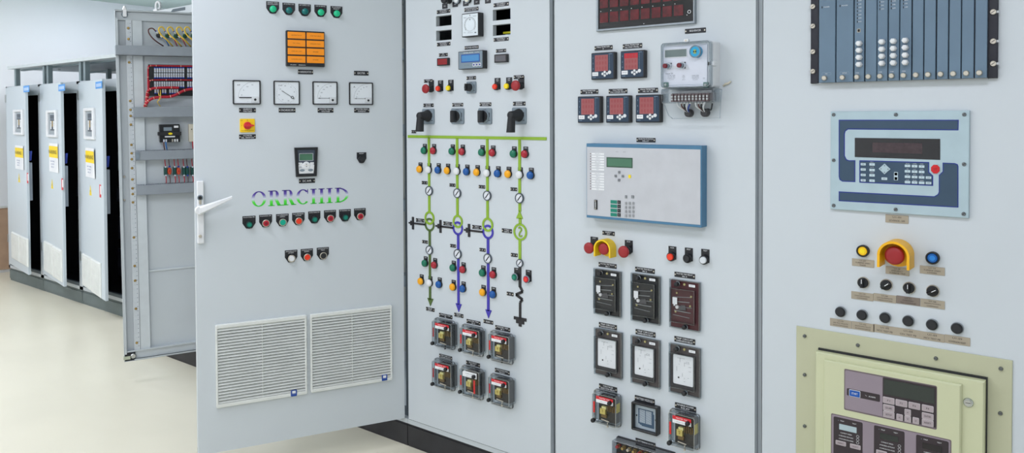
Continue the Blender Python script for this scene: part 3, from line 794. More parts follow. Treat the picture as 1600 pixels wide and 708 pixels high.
# ------------------------------------------------------------------ small controls, shared between copies
def mb_lamp(col, r=.0135, h=.009, bez=BLACK):
    return [('bezel', MB().cyl(0, 0, r*1.06, -.0005, -.008, bez, .001)), ('lens', MB().dome(0, 0, r, -.007, h, col, base=.004))]
def mb_button(col, r=.0135, ring=GREYP, inner=None, h=.016):
    b = MB().cyl(0, 0, r*1.1, -.0005, -.011, BLACKM, .0015); b.ringp(circ(r*1.12, n=24), circ(r*.86, n=24), -.010, -.014, ring, .0012, True)
    c = MB().cyl(0, 0, r*.84, -.008, -h, col, .0015)
    L = [('bezel', b), ('button_cap', c)]
    if inner: L.append(('button_centre', MB().cyl(0, 0, r*.5, -h+.001, -h-.0006, inner, .0005)))
    return L
def mb_mushroom(col=REDM, r=.02, h=.045):
    return [('collar', MB().cyl(0, 0, .0145, -.0005, -.012, BLACKM, .002).cyl(0, 0, .011, -.012, -h*.7, BLACK)),
            ('mushroom_head', MB().cone(0, 0, [(.0125, -h*.6), (r*.97, -h*.78), (r, -h*.84), (r*.97, -h*.94), (r*.8, -h), (r*.4, -h-.001)], col, 28))]
def mb_knob(r=.0145):
    b = MB().cyl(0, 0, r*1.15, -.0005, -.006, NICKEL, .001).cyl(0, 0, r*1.02, -.006, -.012, BLACKM, .002)
    c = MB()
    c.prism([(-r*.32, -r*.9), (r*.32, -r*.9), (r*.32, r*.9), (-r*.32, r*.9)], -.011, -.024, BLACK, .003)
    c.prism([(-r*.06, 0), (r*.06, 0), (r*.06, r*.85), (-r*.06, r*.85)], -.0238, -.0246, WHITE)
    return [('bezel', b), ('knob', c)]
def mb_cam(r, shape='bar'):
    return None
def put(name, label, cat, F, px, py, off, parts, key, group=None, rot=0.0):
    u, v = F.P(px, py, off)
    t = link(name, None, None, F.M @ Matrix.Translation((u, 0, v)))
    tag(t, label, cat, group)
    L = parts() if key not in _mc else _mc[key]
    if key not in _mc:
        L = [(n, b.mesh(n)) for n, b in L]; _mc[key] = L
    for n, me in L:
        M = Matrix.Rotation(rot, 4, 'Y') if rot and n == 'knob' else None
        part(n, me, t, M=M)
    return t, u, v
def legend(t, w, h, dz, dx=0, lines=('',), m=PLATE, shape='rect', ink=WHITE, name='legend_plate', tw=.8):
    """legend plate behind a control: child of the control"""
    b = MB()
    if shape == 'rect': b.prism(rrect(w, h, .001, dx, dz), -.0002, -.0018, m, .0003); top = dz+h/2
    else:
        z1 = dz+h/2; z0 = dz-h/2
        b.prism([(dx-w*.24, z0+h*.02), (dx, z0-h*.02), (dx+w*.24, z0+h*.02), (dx+w*.5, z0+h*.42), (dx+w*.5, z1), (dx-w*.5, z1), (dx-w*.5, z0+h*.42)], -.0002, -.0018, m, .0003); top = z1
    part(name, b, t)
    b = MB()
    for i, s in enumerate(lines):
        if s: b.text(s, dx, top-.0050-.0066*i, w*tw*(1 if len(s) > 7 else .7), .0042, -.0021, ink)
    if b.f: part('lettering', b, t)
def nameplate(F, parent, px, py, w, h, lines, m=PLATE, ink=WHITE, screws=True, org=None, PM=None):
    u, v = F.P(px, py, 0); W, Hh = F.sz(px, py, w, h)
    b = MB(org or (0, 0))
    b.prism(rrect(W, Hh, .001, u, v), -.0002, -.0018, m, .0003)
    if screws:
        for s in (-1, 1): b.cyl(u+s*(W/2-.0035), v, min(.0028, Hh*.2), -.0016, -.0028, NICKEL, .0005, n=10)
    n = len(lines); tw = W-.016 if screws else W*.68
    for i, s in enumerate(lines):
        hh = Hh*(.44 if n == 1 else .3 if n == 2 else .23)*(1 if screws else .72)
        zz = v if n == 1 else v+Hh*(.22-.44*i) if n == 2 else v+Hh*(.29-.29*i)
        b.text(s, u, zz, tw*(1 if len(s) > 9 else .7 if len(s) > 4 else .35), hh, -.0021, ink)
    return part('nameplate', b, parent)
OM = (0, 0)
# nameplates live on the doors; every door mesh is written in the coordinates of its own frame
def NP1(px, py, w, h, *lines): nameplate(D1, DOOR_O, px, py, w, h, lines)
# top row of five lamps
nm5 = ['first', 'second', 'third', 'fourth', 'fifth']
for k, (x, y, m_, txt) in enumerate(((426.7, 14, GREENE, ('READY FOR', 'EXCITATION')), (451.9, 16.2, TEALD, ('AC SUPPLY ON',)), (476.8, 18, TEALD, ('DC SUPPLY ON',)), (501.6, 19.3, GREENE, ('AVR IN SERVICE',)), (526.5, 21.1, GREENE, ('FLASHING', 'READY')))):
    t, u, v = put('pilot_lamp', '%s green pilot lamp above the orange annunciator, %s from the left' % ('bright' if m_ is GREENE else 'dark', nm5[k]), 'pilot lamp', D1, x, y, .01, lambda: mb_lamp(m_), 'lampL'+m_.name, 'green lamps above the annunciator')
    legend(t, .051, .049, .007, 0, txt, shape='shield')
# annunciator
x0, x1, z0, z1 = rect_px(D1, 447.4, 48.5, 507.5, 103.8, .02)
cx, cz, W, Hh = (x0+x1)/2, (z0+z1)/2, x1-x0, z1-z0
t = thing('annunciator', 'black annunciator with eight orange windows on the big open door', 'annunciator', D1, cx, cz)
o = (cx, cz)
part('housing', MB(o).prism(rrect(W, Hh, .003, cx, cz), -.0005, -.02, BLACK, .002), t)
ORW = mat('annunciator_orange', (252, 150, 10), .4)
tx = [('GENERATOR OC', 'AVR TROUBLE'), ('DC FAIL', 'DIODE FAIL'), ('OVER EXC LIMIT', 'SPARE'), ('UNDER EXC', 'SPARE')]
for c_ in range(2):
    for r_ in range(4):
        a = x0+W*(.035+.49*c_); e = z1-Hh*(.04+.225*r_)
        b = MB(o); w_, h_ = W*.455, Hh*.185
        b.prism(rrect(w_, h_, .001, a+w_/2, e-h_/2), -.0195, -.0225, ORW, .0008); b.text(tx[r_][c_], a+w_/2, e-h_/2, w_*.6, h_*.16, -.0228, mat('ink_orange_dark', (150, 84, 10), .5))
        part('window', b, t)
part('lettering', MB(o).text('ALARM', x0+W*.17, z0+Hh*.035, W*.16, Hh*.026, -.0204, WHITE).text('ANNUNCIATOR', x0+W*.40, z0+Hh*.035, W*.18, Hh*.026, -.0204, WHITE), t)
NP1(477.4, 112.5, 23.5, 7, 'ANNUNCIATOR'); NP1(564.4, 114.4, 22.5, 7, 'EXCITER')
# analog meters
FACE = mat('meter_face', (244, 249, 252), .35, var=.01)
MINK = mat('meter_ink', (96, 106, 116), .5)
def meter(xl, yl0, yl1, xr, yr0, yr1, kind, label, unit, scale_txt):
    a, bx, z0, z1 = quad_px(D1, xl, yl0, yl1, xr, yr0, yr1, .009)
    cx, cz, W, Hh = (a+bx)/2, (z0+z1)/2, bx-a, z1-z0; o = (cx, cz)
    t = thing('analog_meter', label, 'meter', D1, cx, cz, 'square analog meters on the open door')
    part('frame', MB(o).ringp(rrect(W, Hh, .004, cx, cz), rrect(W*.91, Hh*.91, .002, cx, cz), -.0005, -.008, BLACK, .001), t)
    b = MB(o); b.prism(rrect(W*.915, Hh*.915, 0, cx, cz), -.001, -.004, FACE)
    part('dial_face', b, t)
    b = MB(o); P0 = (cx+W*.30, cz-Hh*.27)
    if kind != 'sync':
        R = W*.6
        b.prism(rrect(W*.28, Hh*.24, .002, cx+W*.29, cz-Hh*.29), -.0042, -.0062, WHITEP, .0005)
        b.cyl(P0[0], P0[1]-Hh*.03, W*.045, -.006, -.008, BLACK, .0008)
        part('corner_cover', b, t)
        b = MB(o); b.bar(cx-W*.28, P0[1]+Hh*.05, cx+W*.17, P0[1]+Hh*.05, Hh*(.042 if kind == 'kv' else .014), -.0072, -.0078, INK)
        if kind != 'kv': b.prism([(cx-W*.30, P0[1]+Hh*.05), (cx-W*.2, P0[1]+Hh*.03), (cx-W*.2, P0[1]+Hh*.07)], -.0072, -.0078, INK); b.bar(cx+W*.155, P0[1]+Hh*.025, cx+W*.155, P0[1]+Hh*.075, W*.02, -.0072, -.0078, INK)
        part('needle', b, t)
        b = MB(o); n = 18
        for i in range(n):
            t0, t1 = pi/2+pi/2*i/n, pi/2+pi/2*(i+.9)/n
            b.bar(P0[0]+R*cos(t0)-.0, P0[1]+Hh*.05+R*sin(t0), P0[0]+R*cos(t1), P0[1]+Hh*.05+R*sin(t1), .0006, -.004, -.0043, MINK)
        for i, s in enumerate(scale_txt):
            t0 = pi/2+pi/2*(1-(i+.5)/len(scale_txt)); rr = R*.82
            b.text(s, P0[0]+rr*cos(t0), P0[1]+Hh*.05+rr*sin(t0), W*.075, Hh*.045, -.0043, MINK)
        b.text(unit, cx-W*.28, cz+Hh*.30, W*(.08 if len(unit) == 1 else .1), Hh*.07, -.0043, INK)
        b.text('~', cx+W*.04, cz-Hh*.38, W*.07, Hh*.02, -.0043, MINK)
        part('dial_markings', b, t)
    else:
        b.bar(cx-W*.2, cz+Hh*.09, cx+W*.25, cz-Hh*.22, Hh*.018, -.0075, -.008, INK)
        ang = math.atan2(-.31*Hh, .45*W)
        q = lambda l, s: (cx+W*.16+l*cos(ang)-s*sin(ang), cz-Hh*.155+l*sin(ang)+s*cos(ang))
        b.prism([q(-.001, 0), q(.005, -.006), q(.013, -.002), q(.015, 0), q(.013, .002), q(.005, .006)], -.0075, -.0085, INK)
        b.prism([q(.002, 0), q(.006, -.0025), q(.011, 0), q(.006, .0025)], -.0085, -.0088, FACE)
        part('needle', b, t)
        b = MB(o); n = 36; R = W*.36
        for i in range(n):
            t0 = 2*pi*i/n; b.bar(cx+.0+R*cos(t0), cz-Hh*.02+R*sin(t0), cx+R*1.08*cos(t0), cz-Hh*.02+R*1.08*sin(t0), .0007, -.004, -.0043, MINK)
        for i, s in enumerate(('0', '5', '10', '15', '20', '25', '30', '45')):
            t0 = 2*pi*i/8+.2; b.text(s, cx+R*.82*cos(t0), cz-Hh*.02+R*.82*sin(t0), W*.06, Hh*.045, -.0043, MINK)
        b.text('SYNC', cx-W*.24, cz+Hh*.31, W*.16, Hh*.05, -.0043, INK)
        part('dial_markings', b, t)
    part('glass', MB(o).prism(rrect(W*.90, Hh*.90, 0, cx, cz), -.0088, -.0092, CLEARF, back=False), t)
meter(363.8, 125.3, 163.4, 407.5, 125.1, 162.8, 'kv', 'kilovolt meter with thick flat needle, leftmost square meter of four', 'kV', ('0', '5', '10', '15'))
meter(427.7, 126.3, 163.6, 468.8, 126.5, 163.9, 'sync', 'synchroscope with a slanting arrow needle, second square meter from the left', '', ())
meter(488.7, 127.2, 163.5, 527.8, 127.6, 163.6, 'v', 'square voltmeter marked V, third of four meters on the open door', 'V', ('0', '50', '100', '150', '200'))
meter(545.9, 128.2, 163.7, 583.3, 129.4, 164, 'a', 'square ammeter marked A, rightmost of four meters on the open door', 'A', ('0', '2', '4', '6', '8', '10'))
NP1(386.6, 172.2, 26, 7, 'GENERATOR', 'VOLTAGE'); NP1(448.5, 172.2, 26, 7, 'SYNCHROSCOPE'); NP1(508.6, 172.4, 24.5, 7, 'EXCITER FIELD', 'VOLTAGE'); NP1(565.2, 172.4, 23.6, 7, 'EXCITER FIELD', 'CURRENT')
# yellow selector
a, bx, z0, z1 = rect_px(D1, 374.8, 185.6, 398.3, 206.8, .004); cx, cz, W, Hh = (a+bx)/2, (z0+z1)/2, bx-a, z1-z0; o = (cx, cz)
t = thing('selector_switch', 'yellow square selector switch with a red turning knob, below the kilovolt meter', 'switch', D1, cx, cz)
YP = mat('plate_yellow', (248, 206, 20), .4)
part('plate', MB(o).prism(rrect(W, Hh, .004, cx, cz), -.0003, -.004, YP, .001), t)
part('lettering', MB(o).text('0', cx, cz+Hh*.40, W*.05, Hh*.08, -.0043, INK).text('L1', cx-W*.38, cz+Hh*.38, W*.1, Hh*.08, -.0043, INK).text('VOLTMETER SWITCH', cx, cz-Hh*.38, W*.8, Hh*.06, -.0043, INK).text('1', cx-W*.38, cz, W*.03, Hh*.07, -.0043, INK), t)
REDK = mat('knob_red', (206, 44, 50), .35)
b = MB(o); b.cyl(cx, cz, W*.26, -.004, -.012, REDK, .002); b.prism([(cx-W*.24, cz-.004), (cx+W*.1, cz-.006), (cx+W*.42, cz-.0022), (cx+W*.42, cz+.0022), (cx+W*.1, cz+.006), (cx-W*.24, cz+.004)], -.011, -.022, REDK, .002); part('knob', b, t)
NP1(386.6, 213.5, 26, 7, 'VOLTMETER', 'SEL. SWITCH')
# keypad panel of the voltage regulator
c = crop(440, 220, 10.11)
a, bx, z0, z1 = rect_px(D1, 460.5, 230.5, 497, 276, .012); cx, cz, W, Hh = (a+bx)/2, (z0+z1)/2, bx-a, z1-z0; o = (cx, cz)
t = thing('keypad_display', 'small black framed keypad display with a green screen on the open door', 'control panel', D1, cx, cz)
P = [(cx-W*.44, z0), (cx+W*.44, z0), (cx+W*.5, z1), (cx-W*.5, z1)]
part('frame', MB(o).ringp(P, [(cx-W*.32, z0+Hh*.08), (cx+W*.32, z0+Hh*.08), (cx+W*.38, z1-Hh*.07), (cx-W*.38, z1-Hh*.07)], -.0003, -.012, BLACK, .001), t)
b = MB(o); b.prism([(cx-W*.33, z0+Hh*.07), (cx+W*.33, z0+Hh*.07), (cx+W*.385, z1-Hh*.06), (cx-W*.385, z1-Hh*.06)], -.001, -.006, mat('panel_slate', (66, 78, 92), .4)); part('face', b, t)
b = MB(o); b.prism([(cx-W*.31, z0+Hh*.10), (cx+W*.31, z0+Hh*.10), (cx+W*.36, z0+Hh*.39), (cx+W*.22, z0+Hh*.45), (cx-W*.22, z0+Hh*.45), (cx-W*.36, z0+Hh*.39)], -.006, -.009, WHITEP, .001); b.cyl(cx, z0+Hh*.38, W*.17, -.008, -.011, WHITEP, .002); part('keypad_cover', b, t)
b = MB(o); b.ringp(rrect(W*.62, Hh*.27, .002, cx, z0+Hh*.67), rrect(W*.56, Hh*.22, .001, cx, z0+Hh*.67), -.006, -.0085, CHROME, .0005); b.prism(rrect(W*.56, Hh*.22, 0, cx, z0+Hh*.67), -.006, -.0065, LCD); part('display', b, t)
for sx in (-1, 1):
    part('key', MB(o).prism(circ(W*.11, cx+sx*W*.18, z0+Hh*.22, 16, rz=Hh*.045), -.008, -.0105, GREYP, .0008), t)
    part('key', MB(o).prism(rrect(W*.16, Hh*.06, .001, cx+sx*W*.25, z0+Hh*.455), -.006, -.0095, WHITEP, .0006), t)
part('key', MB(o).prism(circ(W*.06, cx-W*.26, z0+Hh*.33, 14, rz=Hh*.035), -.008, -.0105, mat('key_grey', (190, 194, 198), .4), .0008), t)
part('arrow_marks', MB(o).prism([(cx-.003, z0+Hh*.41), (cx+.003, z0+Hh*.41), (cx, z0+Hh*.445)], -.011, -.0114, INK).prism([(cx-.003, z0+Hh*.36), (cx, z0+Hh*.325), (cx+.003, z0+Hh*.36)], -.011, -.0114, INK).box(cx-W*.14, cx+W*.14, -.0113, -.011, z0+Hh*.384, z0+Hh*.388, mat('key_line', (200, 180, 120), .5)), t)
NP1(479.6, 282.6, 25, 7, 'DC AVR')
# single black button
t, u, v = put('push_button', 'single black push button on a black plate, right of the keypad display', 'push button', D1, 565.4, 249.2, .012, lambda: mb_button(BLACKM, ring=BLACK), 'btn_black')
legend(t, .042, .046, .007, .002, ('RESET',), shape='shield')
# row of eight
ord8 = ['first', 'second', 'third', 'fourth', 'fifth', 'sixth', 'seventh', 'eighth']
GD = mat('cap_green_dark', (0, 96, 84), .35); GDI = mat('cap_green_inner', (0, 132, 112), .35); RDI = mat('cap_red_inner', (128, 14, 34), .35); RD = mat('cap_red', (190, 26, 50), .35)
row8 = [(390, 351.3, 'gh', 'EXCITATION ON'), (416, 349.2, 'rh', 'EXCITATION OFF'), (442.3, 347.8, 't', 'FLD BREAKER'), (467.3, 345.8, 'o', 'FLD BREAKER'), (492.3, 343.3, 'gh', 'AUTO MODE ON'), (516.9, 341.6, 'rh', 'MANUAL MODE ON'), (540.4, 340.2, 'gh', 'PF MODE ON'), (563.7, 338.4, 'rh', 'PF MODE OFF')]
colr = {'gh': ('green ringed', GD, GDI), 'rh': ('dark red ringed', RD, RDI), 't': ('plain turquoise', GREENB, None), 'o': ('plain orange-red', REDOR, None)}
for k, (x, y, kd, tx_) in enumerate(row8):
    nm, m1, m2 = colr[kd]
    t, u, v = put('push_button', '%s push button, %s from the left in the row of eight' % (nm, ord8[k]), 'push button', D1, x, y, .015, lambda: mb_button(m1, inner=m2, ring=BLACK if kd == 'gh' else NICKEL), 'b8'+kd, 'row of eight buttons on the open door')
    legend(t, .051, .051, .0085, 0, (tx_, 'OPEN CLOSE'[5*(k == 3):][:5]) if kd in 'to' else (tx_,), shape='shield', tw=.85)
for k, (x, y, m_, nm, l) in enumerate(((456, 404.4, WHITEP, 'white', 'START'), (480.6, 402.3, REDOR, 'orange-red', 'RESET'), (505.7, 400, BLACKM, 'black', 'TEST'))):
    t, u, v = put('push_button', '%s push button in the row of three under the row of eight' % nm, 'push button', D1, x, y, .015, lambda: mb_button(m_, ring=NICKEL), 'b3'+nm, 'row of three buttons on the open door')
    legend(t, .051, .051, .0085, 0, ('ANNUNCIATOR', l), shape='shield', tw=.85)

# coloured lettering on the door
def logo():
    a = D1.P(393, 319)[0]; e = D1.P(544, 319)[0]
    z0 = (D1.P(393, 319.5)[1]+D1.P(544, 319.5)[1])/2; z1 = (D1.P(393, 296)[1]+D1.P(544, 296)[1])/2
    W = e-a; Hh = z1-z0
    m = bpy.data.materials.new('logo_gradient'); m.use_nodes = True; nt = m.node_tree; bs = nt.nodes['Principled BSDF']; bs.inputs['Roughness'].default_value = .5
    tc = nt.nodes.new('ShaderNodeTexCoord'); sp = nt.nodes.new('ShaderNodeSeparateXYZ'); mr = nt.nodes.new('ShaderNodeMapRange'); rp = nt.nodes.new('ShaderNodeValToRGB')
    mr.inputs[1].default_value = z0; mr.inputs[2].default_value = z1
    el = rp.color_ramp.elements; el[0].position = 0; el[0].color = (*lin((20, 200, 20)), 1); el[1].position = 1; el[1].color = (*lin((50, 10, 130)), 1)
    q = el.new(.3); q.color = (*lin((90, 222, 70)), 1); q = el.new(.5); q.color = (*lin((214, 222, 232)), 1); q = el.new(.75); q.color = (*lin((98, 80, 170)), 1)
    nt.links.new(tc.outputs['Object'], sp.inputs[0]); nt.links.new(sp.outputs['Z'], mr.inputs[0]); nt.links.new(mr.outputs[0], rp.inputs[0]); nt.links.new(rp.outputs[0], bs.inputs['Base Color'])
    y0, y1 = -.0002, -.0008
    b = MB()
    T = .020*W/.4; 
    tk = W*.029; th = W*.009; sf = W*.008
    def el2(cx, cz, rx, rz, wx, wz, a0=0, a1=2*pi, n=36):
        P = []
        for i in range(n):
            t0 = a0+(a1-a0)*i/n; t1 = a0+(a1-a0)*(i+1)/n
            q = [(cx+rx*cos(t0), cz+rz*sin(t0)), (cx+rx*cos(t1), cz+rz*sin(t1)), (cx+(rx-wx)*cos(t1), cz+(rz-wz)*sin(t1)), (cx+(rx-wx)*cos(t0), cz+(rz-wz)*sin(t0))]
            b.F([b.V(x, y1, z) for x, z in q], m)
    def rc(x0, x1, za, zb): b.prism([(x0, za), (x1, za), (x1, zb), (x0, zb)], y0, y1, m)
    def stem(x): rc(x, x+tk, z0, z1); rc(x-tk*.6, x+tk*1.6, z0, z0+sf); rc(x-tk*.6, x+tk*1.6, z1-sf, z1)
    cz = (z0+z1)/2
    w = W/1.0
    def O(x, wd): el2(x+wd/2, cz, wd/2, Hh/2, tk, sf*1.2)
    def R(x):
        stem(x+tk*.6); bx = x+tk*1.6
        el2(bx+w*.025, z0+Hh*.73, w*.035, Hh*.27, tk, sf, -pi/2, pi/2, 16); rc(bx-.0001, bx+w*.026, z1-sf, z1); rc(bx-.0001, bx+w*.026, z0+Hh*.46, z0+Hh*.46+sf)
        b.prism([(bx+w*.012, z0+Hh*.48), (bx+w*.048, z0), (bx+w*.048+tk*1.2, z0), (bx+w*.012+tk*1.1, z0+Hh*.48)], y0, y1, m)
        rc(bx+w*.045, bx+w*.045+tk*1.8, z0, z0+sf)
    O(a, w*.145); R(a+w*.165); R(a+w*.305)
    el2(a+w*.52, cz, w*.07, Hh/2, tk, sf*1.2, radians(42), radians(318), 30); rc(a+w*.565, a+w*.572, z0+Hh*.7, z1)
    x = a+w*.615; stem(x); stem(x+w*.085); rc(x+tk, x+w*.085, cz-sf*.6, cz+sf*.6)
    stem(a+w*.785)
    x = a+w*.875; stem(x); el2(x+tk*.5, cz, w*.115, Hh/2, tk, sf*1.2, -pi/2, pi/2, 22)
    part('logo_lettering', b, DOOR_O, label='large serif ORRCHID lettering, blue fading to green')
logo()
def NP2(px, py, w, h, *lines): nameplate(ROW, DOOR_M, px, py, w, h, lines)
A = crop(630, 0, 5.9); B_ = crop(630, 110, 5.9); C_ = crop(630, 220, 5.9); D_ = crop(630, 330, 5.9); E_ = crop(630, 420, 6.667)
# nameplates
for (x, y, w, h, L) in ((693.2, 18, 20.6, 5.8, ('INCOMER 1', 'CURRENT')), (736.7, 14.5, 21.6, 5.9, ('SYNCHRONISING', 'CHECK RELAY')), (783.2, 7.1, 23.4, 6, ('INCOMER 2', 'CURRENT')),
    (693.4, 69, 20.6, 5.7, ('INCOMER 1', 'VOLTAGE')), (783.2, 61.5, 23.2, 5.7, ('INCOMER 2', 'VOLTAGE')), (737, 74.2, 21.6, 5.3, ('POWER METER',)), (692.9, 85.7, 13.4, 5, ('TRIP', 'COUNT')), (783, 79.3, 15.5, 5.2, ('COUNT',)),
    (669.4, 126.6, 13.2, 5, ('EMERG', 'TRIP')), (736.5, 121.9, 14.4, 5.5, ('CONTROL', 'SELECT')), (810.8, 120.5, 15.6, 6, ('EMERG', 'TRIP')),
    (669.7, 164.6, 15.6, 5.5, ('INCOMER', 'BREAKER')), (715.3, 163.7, 16.7, 5.5, ('TRANSFORMER', 'BREAKER')), (758.7, 163, 18, 5.8, ('TRANSFORMER', 'BREAKER')), (811.5, 162, 19.3, 6.4, ('GENERATOR', 'BREAKER')),
    (646.8, 205.8, 7, 4.8, ('BUS',)), (663.6, 285.6, 8.5, 5, ('52-1',)), (707.1, 289.3, 9, 5, ('52-2',)), (753.2, 292, 9.7, 5.2, ('52-3',)), (803, 295.8, 10.3, 5.5, ('52-4',)),
    (656.6, 344.4, 12.8, 5.5, ('TRAFO 1', '5 MVA')), (699.8, 349.5, 13.6, 5.7, ('TRAFO 2', '5 MVA')), (745.3, 355.1, 14.2, 5.9, ('TRAFO 3', '5 MVA')), (792.2, 360.8, 15.5, 6.5, ('TURBO', 'GENERATOR')),
    (664.2, 378, 8.5, 4.8, ('89-1',)), (708.1, 384.2, 8.8, 5, ('89-2',)), (754.2, 390.5, 9.4, 5.2, ('89-3',)), (803.7, 398.6, 10.2, 5.5, ('89-4',)), (797.3, 459.3, 10.4, 5.8, ('NGR',)),
    (672.5, 483.5, 13, 5.5, ('FEEDER', 'LOAD 1')), (717, 492.8, 14, 5.8, ('FEEDER', 'LOAD 2')), (763.2, 503, 14.8, 6, ('FEEDER 3',)),
    (696.6, 494, 20.4, 6.2, ('MASTER TRIP', '86')), (740, 503.7, 21.4, 6.4, ('MASTER TRIP', '86 G')), (785.6, 513.6, 23, 6.8, ('MASTER TRIP', '86 T')),
    (696.6, 558, 20, 6.2, ('TRIP CIRCUIT', 'SUPERVISION')), (739.3, 568.7, 21.5, 6.4, ('BUS PROT', 'RELAY')), (785, 580.7, 23, 6.8, ('VOLTAGE FAIL', 'RELAY'))):
    NP2(x, y, w, h, *L)
# controls cut by the top edge
for k, (x, y, m_, nm, lx, ly, kind) in enumerate(((692.5, -1, BLACKM, 'black', 695.3, 9.5, 'm'), (711, 0, WHITEP, 'white', 711.4, 6.8, 'b'), (727.6, -1.2, mat('cap_cream', (226, 222, 208), .4), 'cream', 728, 5.2, 'b'))):
    t, u, v = put('push_button', '%s push button cut off by the top of the photo' % nm if k else 'black mushroom button cut off by the top of the photo', 'push button', ROW, x, y, .02 if kind == 'b' else .04, (lambda: mb_button(m_)) if kind == 'b' else (lambda: mb_mushroom(BLACKM, .017, .04)), 'top'+nm)
    lu, lv = ROW.P(lx, ly); legend(t, .030, .022, lv-v, lu-u, ('', 'ON'), tw=.5)
for k, (x, y, m_, nm) in enumerate(((745, -7, BLACKM, 'dark'), (762.5, -9, BLACKM, 'dark'))):
    t, u, v = put('push_button', 'push button with only its black plate in view at the top, %s of two' % ('left', 'right')[k], 'push button', ROW, x, y, .015, lambda: mb_button(m_), 'topd')
    lu, lv = ROW.P(x, (3, 1)[k]); legend(t, .030, .022, lv-v, lu-u, ('', 'OFF'), tw=.5)
# timer dial with big white face
a, bx, z0, z1 = rect_px(ROW, 721.8, 20.8, 747.4, 56.8, .03); cx, cz, W, Hh = (a+bx)/2, (z0+z1)/2, bx-a, z1-z0; o = (cx, cz)
t = thing('dial_relay', 'white faced relay with a large circular dial between the dark cut-outs', 'relay', ROW, cx, cz)
part('housing', MB(o).prism(rrect(W*1.04, Hh*1.03, .003, cx, cz), -.0005, -.030, BLACK, .002), t)
part('face', MB(o).prism(rrect(W*.94, Hh*.95, .001, cx, cz), -.0295, -.0306, mat('dial_white', (222, 232, 238), .35)), t)
b = MB(o); R = W*.34
for r_, a0, a1, w_ in ((R, -.78, pi+.78, .0012), (R*.86, 0, 2*pi, .0006)):
    n = 30
    for i in range(n):
        t0 = a0+(a1-a0)*i/n; t1 = a0+(a1-a0)*(i+1)/n
        b.bar(cx+r_*cos(t0), cz+r_*sin(t0), cx+r_*cos(t1), cz+r_*sin(t1), w_, -.0308, -.031, INK)
b.cyl(cx, cz+R*1.28, .0018, -.0308, -.0315, INK); b.cyl(cx, cz+R*.7, .0022, -.0308, -.0315, INK)
b.text('0', cx, cz+Hh*.4, W*.05, .004, -.031, INK); b.text('BLOCK', cx+W*.3, cz+Hh*.36, W*.2, .004, -.031, MINK); b.text('READY', cx-W*.3, cz+Hh*.33, W*.16, .0035, -.031, MINK)
b.text('FREQ RELAY', cx+W*.02, cz-Hh*.34, W*.3, .0035, -.031, MINK); b.text('50 Hz', cx-W*.32, cz-Hh*.32, W*.12, .0035, -.031, MINK); b.box(cx+W*.28, cx+W*.38, -.031, -.0308, cz-Hh*.38, cz-Hh*.33, MINK)
part('dial_markings', b, t)
# power meter
a, bx, z0, z1 = rect_px(ROW, 715.8, 79.5, 755, 107.8, .025); cx, cz, W, Hh = (a+bx)/2, (z0+z1)/2, bx-a, z1-z0; o = (cx, cz)
t = thing('power_meter', 'grey and black power meter with a wide blue display and three blue keys', 'meter', ROW, cx, cz)
part('housing', MB(o).prism(rrect(W, Hh, .002, cx, cz), -.0005, -.025, BLACK, .0015), t)
part('face', MB(o).prism(rrect(W*.94, Hh*.93, .001, cx, cz), -.0245, -.0256, mat('face_grey', (122, 140, 152), .4)), t)
part('display', MB(o).prism(rrect(W*.74, Hh*.45, .001, cx-W*.0, cz+Hh*.1), -.0256, -.0262, mat('display_blue_rim', (24, 78, 160), .3)).prism(rrect(W*.68, Hh*.34, .001, cx, cz+Hh*.1), -.0262, -.0264, emat('display_blue', (70, 140, 190), .25, (60, 120, 170))), t)
for i in range(3):
    part('key', MB(o).ringp(rrect(W*.085, Hh*.17, .001, cx+W*(.14+.115*i), cz-Hh*.28), rrect(W*.055, Hh*.11, .0005, cx+W*(.14+.115*i), cz-Hh*.28), -.0256, -.0268, WHITE).prism(rrect(W*.055, Hh*.11, 0, cx+W*(.14+.115*i), cz-Hh*.28), -.0256, -.0264, mat('key_blue', (20, 40, 140), .4)), t)
part('lettering', MB(o).text('POWER METER', cx-W*.08, cz+Hh*.405, W*.4, Hh*.06, -.0262, WHITE).text('V A W', cx+W*.26, cz+Hh*.405, W*.15, Hh*.05, -.0262, WHITE).text('- - - -', cx-W*.14, cz-Hh*.28, W*.4, Hh*.06, -.0262, INK), t)
for nm, px, col, lab in (('led_display', (682.9, 91.1, 699.5, 102), mat('display_red', (150, 30, 36), .3), 'small red counter display left of the blue power meter'), ('led_display', (772.5, 85.2, 791.5, 97), mat('display_grey', (92, 88, 92), .3), 'small dark grey counter display right of the blue power meter')):
    a, bx, z0, z1 = rect_px(ROW, *px, .012); cx, cz, W, Hh = (a+bx)/2, (z0+z1)/2, bx-a, z1-z0; o = (cx, cz)
    t = thing(nm, lab, 'display', ROW, cx, cz, 'small counter displays')
    part('housing', MB(o).prism(rrect(W*1.06, Hh*1.08, .001, cx, cz), -.0005, -.012, BLACK, .0015), t)
    b = MB(o); b.prism(rrect(W*.86, Hh*.8, .0005, cx, cz), -.0115, -.0125, col)
    for i in range(5): b.text('8', cx+W*.15*(i-2), cz, W*.09, Hh*.5, -.0127, mat('segment_dim', (120, 40, 44), .5) if 'red' in lab else MINK)
    part('window', b, t)
